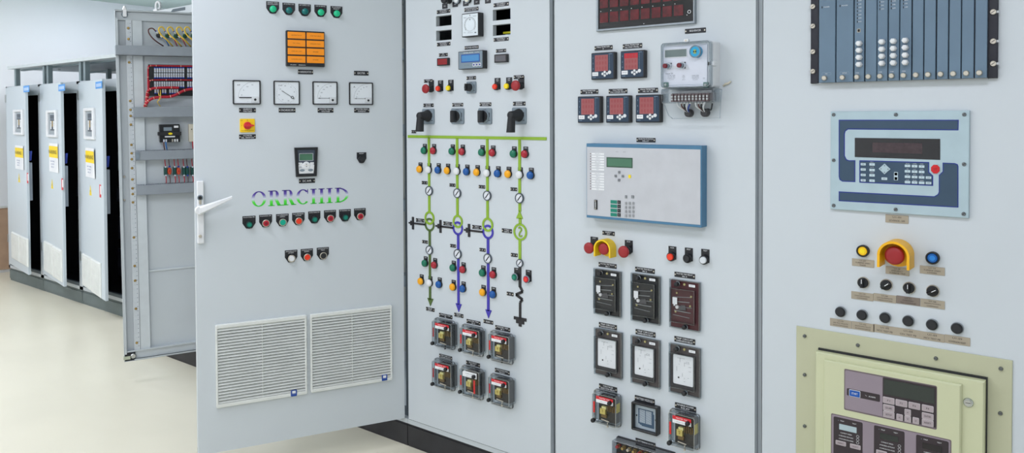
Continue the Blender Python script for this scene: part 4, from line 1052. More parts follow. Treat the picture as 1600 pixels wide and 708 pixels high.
# emergency buttons and small buttons
for k, (x, y, r_, lx, ly) in enumerate(((663.9, 138.8, .0195, 671, 133), (804.6, 133.7, .0205, 812.5, 127.5))):
    t, u, v = put('emergency_button', 'red mushroom emergency button above the %s pistol handle' % ('left', 'right')[k], 'emergency button', ROW, x, y, .04, lambda: mb_mushroom(REDM, r_, .042), 'mush%d' % k, 'red mushroom buttons over the mimic diagram')
    legend(t, .030, .048, .014, 0, ('TRIP',), tw=.6)
for k, (x, y, m_, nm, w) in enumerate(((682.5, 138.3, REDOR, 'red', 'left'), (698.6, 137.6, YELB, 'yellow', 'left'), (771.5, 135.4, REDOR, 'red', 'right'), (789.7, 134.6, YELB, 'yellow', 'right'))):
    t, u, v = put('push_button', 'small %s push button %s of the central selector, beside a mushroom button' % (nm, w), 'push button', ROW, x, y, .022, lambda: mb_button(m_, r=.0125, ring=BLACK, h=.022), 'bsm'+nm, 'small red and yellow buttons over the mimic diagram')
    legend(t, .030, .046, .012, .002, ('LAMP', 'TEST'), tw=.6)
# cam switches
def cam_switch(px, kind, label):
    a, bx, z0, z1 = rect_px(ROW, *px, .003); cx, cz, W, Hh = (a+bx)/2, (z0+z1)/2, bx-a, z1-z0; o = (cx, cz)
    t = thing('selector_switch', label, 'switch', ROW, cx, cz, 'cam switches over the mimic diagram')
    b = MB(o); b.prism(rrect(W, Hh, .006, cx, cz), -.0003, -.006, GREYP, .0015); part('plate', b, t)
    b = MB(o); b.box(cx+W*.34, cx+W*.38, -.0066, -.006, cz-Hh*.05, cz+Hh*.22, INK); b.text('OFF', cx, cz+Hh*.40, W*.2, Hh*.07, -.0066, INK); b.box(cx+W*.28, cx+W*.42, -.0066, -.006, cz-Hh*.28, cz-Hh*.25, INK); part('lettering', b, t)
    if kind == 'pistol':
        b = MB(o); b.cone(cx, cz+Hh*.04, [(W*.36, -.006), (W*.34, -.014), (W*.27, -.02), (W*.22, -.058), (W*.18, -.062)], BLACKM, 24)
        part('hub', b, t)
        b = MB(o); r0, r1 = W*.19, W*.24
        L = []
        zt_, zb_ = cz+Hh*.10, cz-Hh*.98
        for i in range(9):
            f = i/8; z = zt_+(zb_-zt_)*f; w_ = r0+(r1-r0)*f; xx = cx-.004*f
            L.append([b.V(xx-w_, -.048, z), b.V(xx-w_*.6, -.062-.004*f, z), b.V(xx+w_*.6, -.062-.004*f, z), b.V(xx+w_, -.048, z), b.V(xx+w_*.6, -.036, z), b.V(xx-w_*.6, -.036, z)])
        for p, q in zip(L, L[1:]):
            for j in range(6): b.F((p[j], q[j], q[(j+1) % 6], p[(j+1) % 6]), BLACKM, True)
        b.F(L[0], BLACKM); b.F(L[-1][::-1], BLACKM)
        part('pistol_handle', b, t)
    else:
        b = MB(o); b.cyl(cx, cz, W*.36, -.006, -.014, GREYP, .002).cyl(cx, cz, W*.31, -.014, -.02, BLACKM, .002); part('collar', b, t)
        b = MB(o); 
        if kind == 'round': b.cyl(cx, cz, W*.3, -.018, -.034, BLACKM, .004); b.prism(rrect(W*.2, Hh*.6, .003, cx, cz), -.03, -.042, BLACK, .002)
        else: b.prism(rrect(W*.26, Hh*.76, .005, cx, cz-Hh*.02), -.018, -.042, BLACK, .003)
        part('knob', b, t)
cam_switch((659.9, 170, 678.4, 194), 'pistol', 'grey switch with long black pistol handle, at the left of the mimic row')
cam_switch((705.2, 169.3, 724.8, 193.9), 'blade', 'grey switch with upright black knob, above the second mimic line')
cam_switch((747.5, 169, 768.3, 194.2), 'blade', 'grey switch with upright black knob, above the third mimic line')
cam_switch((800.2, 168, 822.2, 194.2), 'pistol', 'grey switch with long black pistol handle, at the right of the mimic row')
cam_switch((729, 127.3, 743.8, 146), 'round', 'small grey switch with round black knob, between the red and yellow buttons')

# ---- mimic diagram glued to the door
t = thing('mimic_diagram', 'raised single-line diagram in green, blue and black strips on the cabinet door', 'mimic diagram', ROW, .4, 1.0)
MO = (.4, 1.0)
def P2(x, y): return ROW.P(x, y, .003)
yb, yf = -.0003, -.0030
z_bus = (P2(637, 212.7)[1]+P2(853, 217.4)[1])/2
part('busbar', MB(MO).box(P2(637, 213)[0], P2(853.6, 217)[0], yb, yf, z_bus-.0058, z_bus+.0058, BUS), t, label='long green busbar')
LWD = .0125
def strip(x0, y0, x1, y1, m_, w=LWD, name='line'):
    a, e = P2(x0, y0), P2(x1, y1)
    part(name, MB(MO).bar(a[0], a[1], e[0], e[1], w, yb, yf, m_), t)
def vline(x, y0, y1, m_, name='line'):
    u = P2(x, (y0+y1)/2)[0]; a, e = P2(x, y0)[1], P2(x, y1)[1]
    part(name, MB(MO).box(u-LWD/2, u+LWD/2, yb, yf, e, a, m_), t); return u
def ring(x, y, h, m_, nm='ring', yf_=yf, cut=None, wfrac=.30):
    u, v = P2(x, y); r_ = ROW.sz(x, y, 1, h)[1]/2
    part(nm, MB(MO).ringp(circ(r_, u, v, 32), circ(r_*(1-wfrac), u, v, 32), yb, yf_, m_), t); return u, v, r_
cols = [(669.8, 330.5), (713.9, 337), (761, 341.5)]
ring(670.8, 351.2, 21, DGREEN); ring(670.8, 340.7, 21, BUS, yf_=-.0036)
ring(714.9, 356.9, 21.6, MBLUE); ring(714.9, 346.1, 20.6, BUS, yf_=-.0036)
ring(762, 362.5, 22.6, MBLUE); ring(761.7, 351.2, 22, BUS, yf_=-.0036)
vline(670.1, 215, 331.5, BUS); vline(714.1, 216, 337, BUS); vline(761.2, 217, 342, BUS); vline(811.6, 218, 331, BUS)
vline(671.3, 361, 468, DGREEN); vline(715.8, 367, 476, MBLUE); vline(762.4, 373, 486, MBLUE)
vline(812.2, 341, 350, BUS); vline(812.0, 376, 406, BUS); vline(812.0, 405, 449, MBLACK)
def arrow(x, y0, y1, w, m_):
    u, a = P2(x, y0); _, e = P2(x, y1); w_ = ROW.sz(x, (y0+y1)/2, w, 1)[0]
    P_ = [(u-w_/2, a), (u, e), (u+w_/2, a)] if e < a else [(u-w_/2, a), (u+w_/2, a), (u, e)]
    part('arrow_head', MB(MO).prism(P_, yb, yf, m_), t)
arrow(672.1, 466.5, 478.5, 9.2, DGREEN); arrow(716.3, 474.8, 488, 9.2, MBLUE); arrow(762.9, 484.5, 497.7, 9.7, MBLUE); arrow(811.5, 341.7, 328.5, 10.3, BUS)
u, v, r_ = ring(812.4, 362.7, 26.8, BUS, wfrac=.24)
b = MB(MO); q = [(-.32, .42), (-.1, .55), (.18, .45), (.22, .2), (0, 0), (-.22, -.25), (-.12, -.5), (.15, -.5), (.34, -.4)]
for (x0, z0), (x1, z1) in zip(q, q[1:]): b.bar(u+r_*x0*.8, v+r_*z0, u+r_*x1*.8, v+r_*z1, r_*.17, yb, yf, BUS)
part('wave_symbol', b, t)
for (xr, yr, xb, yb_, hb, xs, ys, hs, xt, yt) in ((663.6, 350.7, 644.9, 349.2, 19.5, 641.9, 348.7, 7, 638.5, 348.3), (707.4, 356, 687.8, 354, 20, 684.6, 353.7, 7, 680.3, 353), (753.4, 362.3, 732.5, 360.5, 20.4, 729, 360, 7.6, 724.9, 359.2)):
    a = P2(xr, yr); c0 = P2(xb, yb_); c1 = P2(xs, ys); c2 = P2(xt, yt); z = (a[1]+c0[1])/2
    hh = ROW.sz(xb, yb_, 1, hb)[1]/2; h2_ = ROW.sz(xs, ys, 1, hs)[1]/2
    b = MB(MO); b.box(c0[0], a[0]+.004, yb, yf, z-.004, z+.004, MBLACK); b.box(c0[0]-.006, c0[0]+.006, yb, yf, z-hh, z+hh, MBLACK); b.box(c1[0]-.005, c0[0]-.006, yb, yf, z-h2_, z+h2_, MBLACK); b.box(c2[0]-.001, c1[0]-.005, yb, yf, z-.0035, z+.0035, MBLACK)
    part('ground_symbol', b, t)
zz = [(812.3, 448), (816.3, 456), (805.8, 460.5), (816, 468.3), (812.3, 473), (812.3, 497)]
b = MB(MO)
for p, q in zip(zz, zz[1:]): a, e = P2(*p), P2(*q); b.bar(*a, *e, .0105, yb, yf, MBLACK)
part('resistor_symbol', b, t)
u, v = P2(812.3, 498.5); b = MB(MO); b.box(u-.031, u+.031, yb, yf, v-.006, v+.006, MBLACK); b.box(u-.02, u+.02, yb, yf, v-.019, v-.006, MBLACK); b.box(u-.007, u+.007, yb, yf, v-.030, v-.019, MBLACK); part('ground_symbol', b, t)

# ---- round position indicators
nm4 = ['first', 'second', 'third', 'fourth']
def indicator(x, y, h, label, m=0):
    r_ = ROW.sz(x, y, 1, h)[1]/2; u, v = ROW.P(x, y, .007)
    t = thing('position_indicator', label, 'indicator', ROW, u, v, 'round position indicators on the mimic lines')
    part('bezel', MB().ringp(circ(r_, n=28), circ(r_*.82, n=28), -.0005, -.009, mat('bezel_steel', (96, 104, 112), .35, .6), .001, True), t)
    part('face', MB().prism(circ(r_*.84, n=28), -.0005, -.006, mat('indicator_white', (226, 230, 236), .4)), t)
    part('bar', MB().bar(-r_*.42, -r_*.5, r_*.42, r_*.5, r_*.2, -.006, -.0068, INK), t)
for k, (x, y, h) in enumerate(((669.8, 298.3, 15), (713.7, 302, 15), (760.5, 305.9, 15.5), (811, 309.8, 16.2))):
    indicator(x, y, h, 'round white slashed indicator on the green part of the %s mimic line' % nm4[k])
for k, (x, y, h) in enumerate(((670.2, 391, 14.2), (714.4, 397.1, 15.2), (761.4, 404.2, 15.6), (811.5, 411.4, 12.6))):
    indicator(x, y, h, 'round white slashed indicator under the %s on the %s mimic line' % ('interlocked rings' if k < 3 else 'generator ring', nm4[k]))
# ---- lamps on the mimic
def mlamp(x, y, m_, label, key, group, tx_, r=.0152):
    t, u, v = put('pilot_lamp', label, 'pilot lamp', ROW, x, y, .007, lambda: mb_lamp(m_, r=r, h=.007), 'ml'+key, group)
    legend(t, .0235, .036, .0105, .0005, (tx_,), tw=.8)
G = 'pilot lamps along the mimic lines'
for k, (x, y) in enumerate(((662.2, 235.3), (705.9, 236.4), (752.4, 238.1), (802, 240.3))): mlamp(x, y, GREENL, 'green pilot lamp just under the green busbar, left of the %s mimic line' % nm4[k], 'g', G, 'OFF')
for k, (x, y) in enumerate(((676.6, 235.6), (721.5, 237), (769, 238.6), (819.8, 240.7))): mlamp(x, y, REDDK, 'red pilot lamp just under the green busbar, right of the %s mimic line' % nm4[k], 'r', G, 'ON')
for k, (x, y) in enumerate(((655.4, 264.4), (698.5, 266.6), (744.7, 269.2), (793.6, 272))): mlamp(x, y, AMBER, 'amber pilot lamp in the upper lamp row, left of the %s mimic line' % nm4[k], 'y', G, 'AUTO')
for k, (x, y) in enumerate(((669.3, 265.4), (713.6, 267.5), (760.5, 270.5), (811.4, 273))): mlamp(x, y, WHITEP, 'white pilot lamp in the upper lamp row, on the %s mimic line' % nm4[k], 'w', G, 'TCS')
for k, (x, y) in enumerate(((683.9, 265.8), (728.6, 268.3), (777.1, 271.2), (828.6, 273.9))): mlamp(x, y, BLUEL, 'blue pilot lamp in the upper lamp row, right of the %s mimic line' % nm4[k], 'b', G, 'SPRING')
for k, (x, y) in enumerate(((663.6, 411.4), (707.5, 418.5), (753.6, 426.3))): mlamp(x, y, GREENL, 'green pilot lamp below the lower indicator, left of the %s mimic line' % nm4[k], 'g', G, 'OFF')
for k, (x, y) in enumerate(((678.3, 414.2), (722.7, 421.2), (770, 429.2))): mlamp(x, y, REDDK, 'red pilot lamp below the lower indicator, right of the %s mimic line' % nm4[k], 'r', G, 'ON')
for k, (x, y) in enumerate(((657.3, 439.5), (707.3, 448.5), (754, 456.8))): mlamp(x, y, AMBER, 'amber pilot lamp in the lowest lamp row, left of the %s mimic line' % nm4[k], 'y', G, 'AUTO')
mlamp(670.8, 442.2, WHITEP, 'white pilot lamp in the lowest lamp row, on the olive mimic line', 'w', G, 'TCS')
for k, (x, y) in enumerate(((685.5, 444.5), (722.7, 451.2), (769.8, 460.2))): mlamp(x, y, BLUEL, 'blue pilot lamp in the lowest lamp row, right of the %s mimic line' % nm4[k], 'b', G, 'SPRING')
for x, y, m1, m2, nm in ((802, 433.7, GREENL, GDI, 'green'), (820.2, 437.1, mat('cap_red_bright', (208, 20, 52), .35), REDOR, 'red')):
    t, u, v = put('push_button', '%s ringed push button beside the black part of the fourth mimic line' % nm, 'push button', ROW, x, y, .02, lambda: mb_button(m1, inner=m2, h=.018), 'mb'+nm, 'push buttons beside the fourth mimic line')
    legend(t, .028, .044, .013, .0035, ('OFF' if nm == 'green' else 'ON',), tw=.6)
# ------------------------------------------------------------------ plug-in relays under clear boxed covers
def boxrelay(fl, fr, label, group, top='red', side=RED, rod=NICKEL, red_side=False, yellow=False):
    """fl: flange rect px, fr: front face rect px"""
    a, bx, z0, z1 = fl; W, Hh = bx-a, z1-z0; cx, cz = (a+bx)/2, (z0+z1)/2; o = (cx, cz)
    t = thing('boxed_relay', label, 'relay', ROW, cx, cz, group)
    fa, fb, f0, f1 = fr; fw_, fh = fb-fa, f1-f0; fx, fz = (fa+fb)/2, (f0+f1)/2
    part('flange', MB(o).ringp(rrect(W, Hh, .010, cx, cz), rrect(W*.82, Hh*.86, .006, cx, cz), -.0003, -.010, CLEARE, .003).ringp(rrect(W*1.0, Hh, .010, cx, cz), rrect(W*.96, Hh*.97, .009, cx, cz), -.0002, -.003, BLACKM).ringp(rrect(W, Hh, .010, cx, cz), rrect(W-.003, Hh-.003, .009, cx, cz), -.009, -.0112, RIM), t)
    b = MB(o)
    P_ = rrect(fw_, fh, .007, fx, fz)
    for i in range(len(P_)):
        p, q = P_[i], P_[(i+1) % len(P_)]; b.F([b.V(p[0], -.003, p[1]), b.V(q[0], -.003, q[1]), b.V(q[0], -.047, q[1]), b.V(p[0], -.047, p[1])], CLEARE, True)
    b.ringp(rrect(fw_, fh, .007, fx, fz), rrect(fw_-.0034, fh-.0034, .006, fx, fz), -.0465, -.0485, RIM)
    b.prism(rrect(fw_-.004, fh-.004, .006, fx, fz), -.0475, -.048, CLEARF, back=False)
    part('clear_cover', b, t)
    # works inside
    b = MB(o); b.prism(rrect(fw_*.74, fh*.84, .002, fx+fw_*.04, fz-fh*.02), -.0008, -.030, mat('relay_works_dark', (40, 38, 34), .5, var=.4, scale=120)); part('relay_base', b, t)
    b = MB(o); x_, z_ = fx-fw_*.10, fz-fh*.12
    BR = mat('brass_parts', (206, 190, 110), .35, .5)
    b.box(x_-fw_*.11, x_+fw_*.11, -.042, -.030, z_-fh*.05, z_+fh*.14, BR); b.box(x_-fw_*.05, x_+fw_*.13, -.040, -.030, z_+fh*.12, z_+fh*.21, mat('coil_yellow', (220, 216, 150), .4)); b.box(x_-fw_*.08, x_+fw_*.14, -.038, -.03, z_-fh*.17, z_-fh*.05, mat('bronze_dark', (120, 98, 60), .4, .5)); b.tube([(x_, -.04, z_+fh*.02), (x_, -.044, z_+fh*.1)], .003, BR)
    part('contact_lever', b, t)
    b = MB(o); b.prism([(fx-fw_*.2, fz-fh*.39), (fx+fw_*.12, fz-fh*.42), (fx+fw_*.12, fz-fh*.40), (fx-fw_*.2, fz-fh*.37)], -.032, -.036, mat('plastic_cream', (214, 208, 190), .45)); part('bottom_strip', b, t)
    b = MB(o)
    for i in range(5):
        b.box(fx+fw_*(.06+.07*i), fx+fw_*(.09+.07*i), -.036, -.03, fz-fh*(.05+.02*(i % 2)), fz+fh*(.12+.03*(i % 3)), mat('bronze_dark', (120, 98, 60), .4, .5))
    part('contacts', b, t)
    b = MB(o)
    lx0, lx1, lz0, lz1 = fx-fw_*.33, fx+fw_*.38, fz+fh*.22, fz+fh*.44
    if top == 'red':
        b.prism([(lx0, lz0+(lz1-lz0)*.5), (lx1, lz0+(lz1-lz0)*.5), (lx1, lz1), (lx0, lz1)], -.0482, -.0487, mat('label_red', (214, 40, 50), .5)); b.prism([(lx0, lz0), (lx1, lz0), (lx1, lz0+(lz1-lz0)*.5), (lx0, lz0+(lz1-lz0)*.5)], -.0482, -.0487, WHITE)
        b.text('MASTER TRIP', (lx0+lx1)/2, lz0+(lz1-lz0)*.74, (lx1-lx0)*.6, (lz1-lz0)*.18, -.0489, WHITE)
    else:
        b.prism([(lx0, lz0), (lx1, lz0), (lx1, lz1), (lx0+.006, lz1), (lx0, lz1-.006)], -.0482, -.0487, WHITE)
        b.text('SUPPLY FAIL', (lx0+lx1)/2, lz0+(lz1-lz0)*.6, (lx1-lx0)*.6, (lz1-lz0)*.18, -.0489, MINK)
    b.text('TYPE V 110', (lx0+lx1)/2-.006, lz0+(lz1-lz0)*.22, (lx1-lx0)*.4, (lz1-lz0)*.12, -.0489, MINK)
    part('label_strip', b, t)
    xs = fx-fw_*.42
    part('side_label', MB(o).box(xs-.0035, xs+.0035, -.0487, -.0482, fz-fh*.16, fz+fh*.22, side), t, label='narrow red strip label')
    if red_side: part('side_label', MB(o).box(fx+fw_*.22, fx+fw_*.30, -.0487, -.0482, fz-fh*.36, fz+fh*.16, RED), t)
    if yellow: part('side_label', MB(o).box(fx+fw_*.44, fx+fw_*.45, -.034, -.012, fz-fh*.05, fz+fh*.25, YELB), t)
    for sx, sz_ in ((.27, .31), (-.43, -.42)):
        part('thumb_nut', MB(o).cone(fx+fw_*sx, fz+fh*sz_, [(.0075, -.048), (.008, -.056), (.0065, -.060), (.003, -.0605)], BLACK, 16), t)
    part('reset_rod', MB(o).tube([(fx+.004, -.03, fz-fh*.46), (fx+.004, -.03, fz-fh*.60)], .0025, rod).cyl(fx+.004, fz-fh*.60, .003, -.027, -.033, rod), t)
F6 = crop(650, 485, 4.422)
def fq(c, xl, yl0, yl1, xr, yr0, yr1, off):
    (xl_, a0), (_, a1) = c(xl, yl0), c(xl, yl1); (xr_, b0), (_, b1) = c(xr, yr0), c(xr, yr1)
    return quad_px(ROW, xl_, a0, a1, xr_, b0, b1, off)
G1 = 'six boxed relays under the mimic diagram'
defs = [((133, 52, 248, 268, 72, 272), (110, 74, 241, 243, 94, 266), 'upper left', dict(rod=BLACK, side=REDM)),
        ((322, 97, 293, 463, 116, 322), (300, 120, 288, 436, 140, 312), 'upper middle', dict()),
        ((520, 134, 345, 668, 165, 378), (498, 160, 334, 642, 184, 362), 'upper right', dict(rod=BLACK)),
        ((133, 333, 528, 268, 352, 557), (110, 354, 526, 241, 374, 548), 'lower left', dict(side=REDM)),
        ((322, 382, 590, 463, 402, 618), (300, 404, 580, 436, 425, 604), 'lower middle', dict(top='white', red_side=True)),
        ((520, 438, 645, 668, 462, 682), (498, 462, 634, 642, 484, 664), 'lower right', dict(side=REDDK))]
for fl, fr, nm, kw in defs:
    boxrelay(fq(F6, *fl, .004), fq(F6, *fr, .048), 'clear boxed relay with red label, %s of the six under the mimic diagram' % nm if nm != 'lower middle' else 'clear boxed relay with white top label, lower middle of the six under the mimic', G1, **kw)

# ------------------------------------------------------------------ devices of the relay cabinet
OR_ = (0.8, 0)
def NP3(px, py, w, h, *lines):
    nameplate(ROW, DOOR_R, px, py, w, h, lines, org=OR_)
for (x, y, w, h, L) in ((1086.6, 48, 32.5, 7.6, ('SEQUENCER',)), (943.1, 74.9, 28, 7, ('MULTIMETER', 'V')), (988.3, 72, 30, 7.4, ('MULTIMETER', 'Hz MW MVAr')),
    (921, 143.5, 27.5, 7, ('MULTIMETER', 'IR IY IB')), (965.7, 142.4, 29, 7.2, ('VOLTMETER', 'INCOMER BUS')), (1012.6, 141.3, 31, 7.6, ('MULTIMETER', 'VR VY VB')),
    (1009.4, 218.9, 29.5, 6.8, ('GENERATOR PROTECTION', 'RELAY')), (951, 364.5, 19, 6.4, ('EMERGENCY', 'STOP')),
    (949.5, 414.8, 28, 7.2, ('MASTER TRIP RELAY', '86-1')), (1007.8, 422.4, 30.5, 7.6, ('MASTER TRIP RELAY', '86-2')), (1070, 430.4, 32, 8, ('MASTER TRIP RELAY', '86-3')),
    (949.9, 509.7, 28, 8, ('TRIP CIRCUIT', 'SUPERVISION RELAY')), (1008.7, 520.9, 31, 8.2, ('TRIP CIRCUIT', 'SUPERVISION RELAY')), (1070, 532, 32.5, 8.6, ('TRIP CIRCUIT', 'SUPERVISION RELAY')),
    (950.2, 606.3, 28, 8.2, ('VOLTAGE', 'SELECTION RELAY')), (1007.5, 624.8, 31, 8.2, ('BATTERY MODULE',)), (1071.2, 636.6, 33, 8.8, ('REVERSE POWER', 'RELAY')), (1008.7, 692.4, 31, 8.4, ('TEST TERMINAL BLOCK',))):
    NP3(x, y, w, h, *L)
# large LED annunciator at the top edge
c3 = crop(860, 0, 3.539)
a = ROW.P(934.5, 40)[0]; bx = ROW.P(1088.5, 30)[0]; z0 = (ROW.P(934.5, 49.5)[1]+ROW.P(1088, 37.5)[1])/2; z1 = z0+.30
W = bx-a; cx = (a+bx)/2; o = (cx, z0)
t = thing('led_annunciator', 'wide dark red annunciator display in a steel frame, cut off by the top edge', 'annunciator', ROW, cx, z0)
part('frame', MB(o).ringp([(a, z0), (bx, z0), (bx, z1), (a, z1)], [(a+.009, z0+.009), (bx-.007, z0+.009), (bx-.007, z1-.008), (a+.009, z1-.008)], -.0003, -.014, mat('frame_steel', (150, 158, 164), .3, .8), .002), t)
part('screen', MB(o).box(a+.008, bx-.006, -.009, -.001, z0+.008, z1-.007, GLASSD), t)
DR = mat('led_window_dark', (88, 6, 16), .25, var=.35, scale=60)
nc = 8
for r_ in range(4):
    for k in range(nc):
        x0 = a+.014+(W-.05)*k/nc; w_ = (W-.05)/nc-.008; zz = z0+.030+.052*r_
        part('window', MB(o).box(x0, x0+w_, -.0100, -.009, zz, zz+.036, DR), t)
        part('indicator', MB(o).cyl(x0+.004, zz+.041, .0014, -.009, -.0105, WHITE, n=8), t)
part('logo', MB(o).ringp(circ(.006, bx-.022, z0+.040, 16), circ(.0045, bx-.022, z0+.040, 16), -.009, -.0102, WHITE).cyl(bx-.030, z0+.030, .0015, -.009, -.0102, WHITE, n=8).cyl(cx, z0+.014, .0014, -.009, -.0102, WHITE, n=8), t)
# square digital multimeters
NAVY = mat('meter_navy', (24, 52, 76), .4)
REDS = mat('meter_red_window', (158, 84, 86), .35, var=.05)
def dmeter(px, label, lit=False):
    a, bx, z0, z1 = rect_px(ROW, *px, .016); W, Hh = bx-a, z1-z0; cx, cz = (a+bx)/2, (z0+z1)/2; o = (cx, cz)
    t = thing('digital_meter', label, 'meter', ROW, cx, cz, 'square digital meters with red windows')
    part('housing', MB(o).prism(rrect(W, Hh, .003, cx, cz), -.0005, -.016, BLACK, .002), t)
    part('face', MB(o).prism(rrect(W*.9, Hh*.93, .002, cx-W*.02, cz), -.0155, -.0165, NAVY), t)
    wx, wz, ww, wh = cx-W*.06, cz+Hh*.11, W*.55, Hh*.60
    b = MB(o); b.prism(rrect(ww, wh, .0008, wx, wz), -.0165, -.0169, REDS)
    if lit: b.prism(rrect(ww, wh*.3, .0008, wx, wz+wh*.35), -.0169, -.0171, emat('segments_lit', (196, 20, 40), .35, (150, 10, 30)))
    for r_ in range(3):
        for k in range(4): b.text('8', wx+ww*.22*(k-1.5), wz+wh*.32*(1-r_), ww*.13, wh*.2, -.0172, mat('segment_faint', (150, 58, 62), .5))
    part('window', b, t)
    b = MB(o)
    for r_ in range(10): b.box(cx+W*.26, cx+W*.29, -.0169, -.0165, cz+Hh*(.38-.058*r_), cz+Hh*(.39-.058*r_), mat('print_pale', (150, 176, 196), .5))
    for r_, s in enumerate(('1', '2', '3')): b.text(s, cx-W*.41, cz+Hh*(.31-.2*r_), W*.03, Hh*.05, -.0169, MATS['print_pale'])
    b.box(cx+W*.24, cx+W*.38, -.0169, -.0165, cz+Hh*.43, cz+Hh*.44, MATS['print_pale']); b.text('LOAD', cx-W*.36, cz-Hh*.41, W*.13, Hh*.04, -.0169, MATS['print_pale'])
    part('printing', b, t)
    b = MB(o); b.prism(rrect(W*.25, Hh*.14, .001, cx-W*.32, cz-Hh*.29), -.0165, -.0171, WHITE); b.text('MFM 4430', cx-W*.32, cz-Hh*.29, W*.16, Hh*.04, -.0173, MINK); part('sticker', b, t)
    for dx, dz, r_ in ((.04, 0, .047), (.13, .06, .047), (.13, -.065, .047), (.225, 0, .047), (.33, .045, .065)):
        part('key', MB(o).cyl(cx+W*(dx-.05), cz-Hh*(.29-dz), W*r_, -.0165, -.0178, WHITEP, .0005, n=16), t)
dmeter((923.6, 82, 960.9, 124.2), 'square red-window meter, left of the upper pair')
dmeter((969.4, 79, 1007.8, 122), 'square red-window meter with its top row glowing brighter, right of the upper pair', True)
dmeter((902.4, 150.5, 939.1, 192), 'square red-window meter, leftmost of the lower three')
dmeter((946.7, 149.4, 984.9, 191.8), 'square red-window meter, middle of the lower three')
dmeter((993, 148, 1032.6, 191.5), 'square red-window meter, rightmost of the lower three beside the energy meter')
# energy meter with clear cover
c4 = crop(930, 55, 5.057)
def q4(x0, y0, x1, y1, off): return rect_px(ROW, *c4(x0, y0), *c4(x1, y1), off)
a, bx, z0, z1 = q4(518, 52, 905, 412, .075); W, Hh = bx-a, z1-z0; cx, cz = (a+bx)/2, (z0+z1)/2; o = (cx, cz)
t = thing('energy_meter', 'white electricity meter under a clear plastic cover with wires below', 'energy meter', ROW, cx, cz)
ba, bb, b0, b1 = q4(560, 62, 965, 420, .02)
part('base_box', MB(o).prism(rrect(bb-ba, b1-b0, .008, (ba+bb)/2, (b0+b1)/2), -.0005, -.055, WHITEP, .006), t)
fa, fb, f0, f1 = q4(538, 82, 885, 412, .060)
part('label_face', MB(o).prism(rrect(fb-fa, f1-f0, .002, (fa+fb)/2, (f0+f1)/2), -.054, -.060, mat('meter_label_white', (226, 230, 240), .4), .001), t)
b = MB(o); b.ringp(rrect(W, Hh, .010, cx, cz), rrect(W-.006, Hh-.006, .008, cx, cz), -.020, -.076, CLEARE, .003); b.prism(rrect(W-.004, Hh-.004, .008, cx, cz), -.0755, -.076, CLEARF, back=False); b.ringp(rrect(W-.012, Hh-.012, .006, cx, cz), rrect(W-.017, Hh-.017, .005, cx, cz), -.0758, -.0775, CLEARE, .0008)
part('clear_cover', b, t)
k0, k1, k2, k3 = q4(700, 30, 738, 56, .072); part('top_lug', MB(o).prism(rrect(k1-k0, k3-k2, .004, (k0+k1)/2, (k2+k3)/2), -.064, -.074, WHITEP, .001).cyl((k0+k1)/2, (k2+k3)/2, .003, -.074, -.076, NICKEL), t)
k0, k1, k2, k3 = q4(552, 114, 722, 172, .061); part('display', MB(o).prism(rrect(k1-k0, k3-k2, .001, (k0+k1)/2, (k2+k3)/2), -.0595, -.0612, LCDG, .0004).ringp(rrect(k1-k0+.004, k3-k2+.004, .001, (k0+k1)/2, (k2+k3)/2), rrect(k1-k0, k3-k2, .001, (k0+k1)/2, (k2+k3)/2), -.0595, -.062, WHITEP), t)
k0, k1, k2, k3 = q4(742, 82, 832, 176, .078); kx, kz, kr = (k0+k1)/2, (k2+k3)/2, (k3-k2)/2
part('optical_port', MB(o).cyl(kx, kz, kr, -.06, -.077, mat('port_blue', (40, 160, 206), .35), .002).ringp(circ(kr*1.06, kx, kz), circ(kr*.86, kx, kz), -.074, -.079, mat('port_rim', (120, 140, 152), .35), .001, True).prism(rrect(kr*.5, kr*.7, .002, kx, kz), -.077, -.078, mat('port_yellow', (150, 170, 90), .4)).cyl(kx-.0035, kz, .0022, -.078, -.079, BLACK).cyl(kx+.0035, kz, .0022, -.078, -.079, BLACK), t, label='round blue optical port')
for X, Y in ((553, 243), (664, 238)):
    u, v = ROW.P(*c4(X, Y), .075)
    part('red_button', MB(o).cyl(u+.006, v, .0115, -.06, -.067, CHROME, .001).cyl(u+.003, v, .0085, -.067, -.073, GREYP, .001).cyl(u, v, .0078, -.073, -.080, mat('button_maroon', (112, 16, 34), .35), .001), t)
k0, k1, k2, k3 = q4(590, 236, 745, 268, .061); part('key_strip', MB(o).prism([(k0, k2+.004), (k1, k2-.002), (k1-.008, k3), (k0, k3-.002)], -.0595, -.0615, mat('strip_white', (214, 218, 224), .4)).box(k1-.024, k1-.02, -.0625, -.0615, k2+.001, k3-.001, INK).box(k1-.017, k1-.013, -.0625, -.0615, k2+.001, k3-.001, INK), t)
for X, Y in ((600, 224), (709, 216)):
    u, v = ROW.P(*c4(X, Y), .061); part('indicator', MB(o).cyl(u, v, .0026, -.0595, -.0618, BLACK, n=12), t)
b = MB(o); random.seed(3)
u, v = ROW.P(*c4(585, 303), .061); b.text('Premier 300', u, v, .026, .005, -.0604, MINK)
for (X, w_) in ((600, 82), (698, 46), (790, 72)):
    for r_ in range(4):
        u, v = ROW.P(*c4(X, 318+11*r_), .061); b.text(('3 PHASE 4 WIRE', '11kV 110V 50Hz', 'CLASS 0.2 S', '2 x 5 A')[r_] if w_ > 60 else ('AC', 'kWh', 'imp', '2011')[r_], u, v, w_*.00034, .0028, -.0604, MINK)
u, v = ROW.P(*c4(858, 341), .061); b.ringp(rrect(.005, .004, 0, u, v), rrect(.004, .003, 0, u, v), -.0602, -.0605, MINK)
part('printing', b, t)
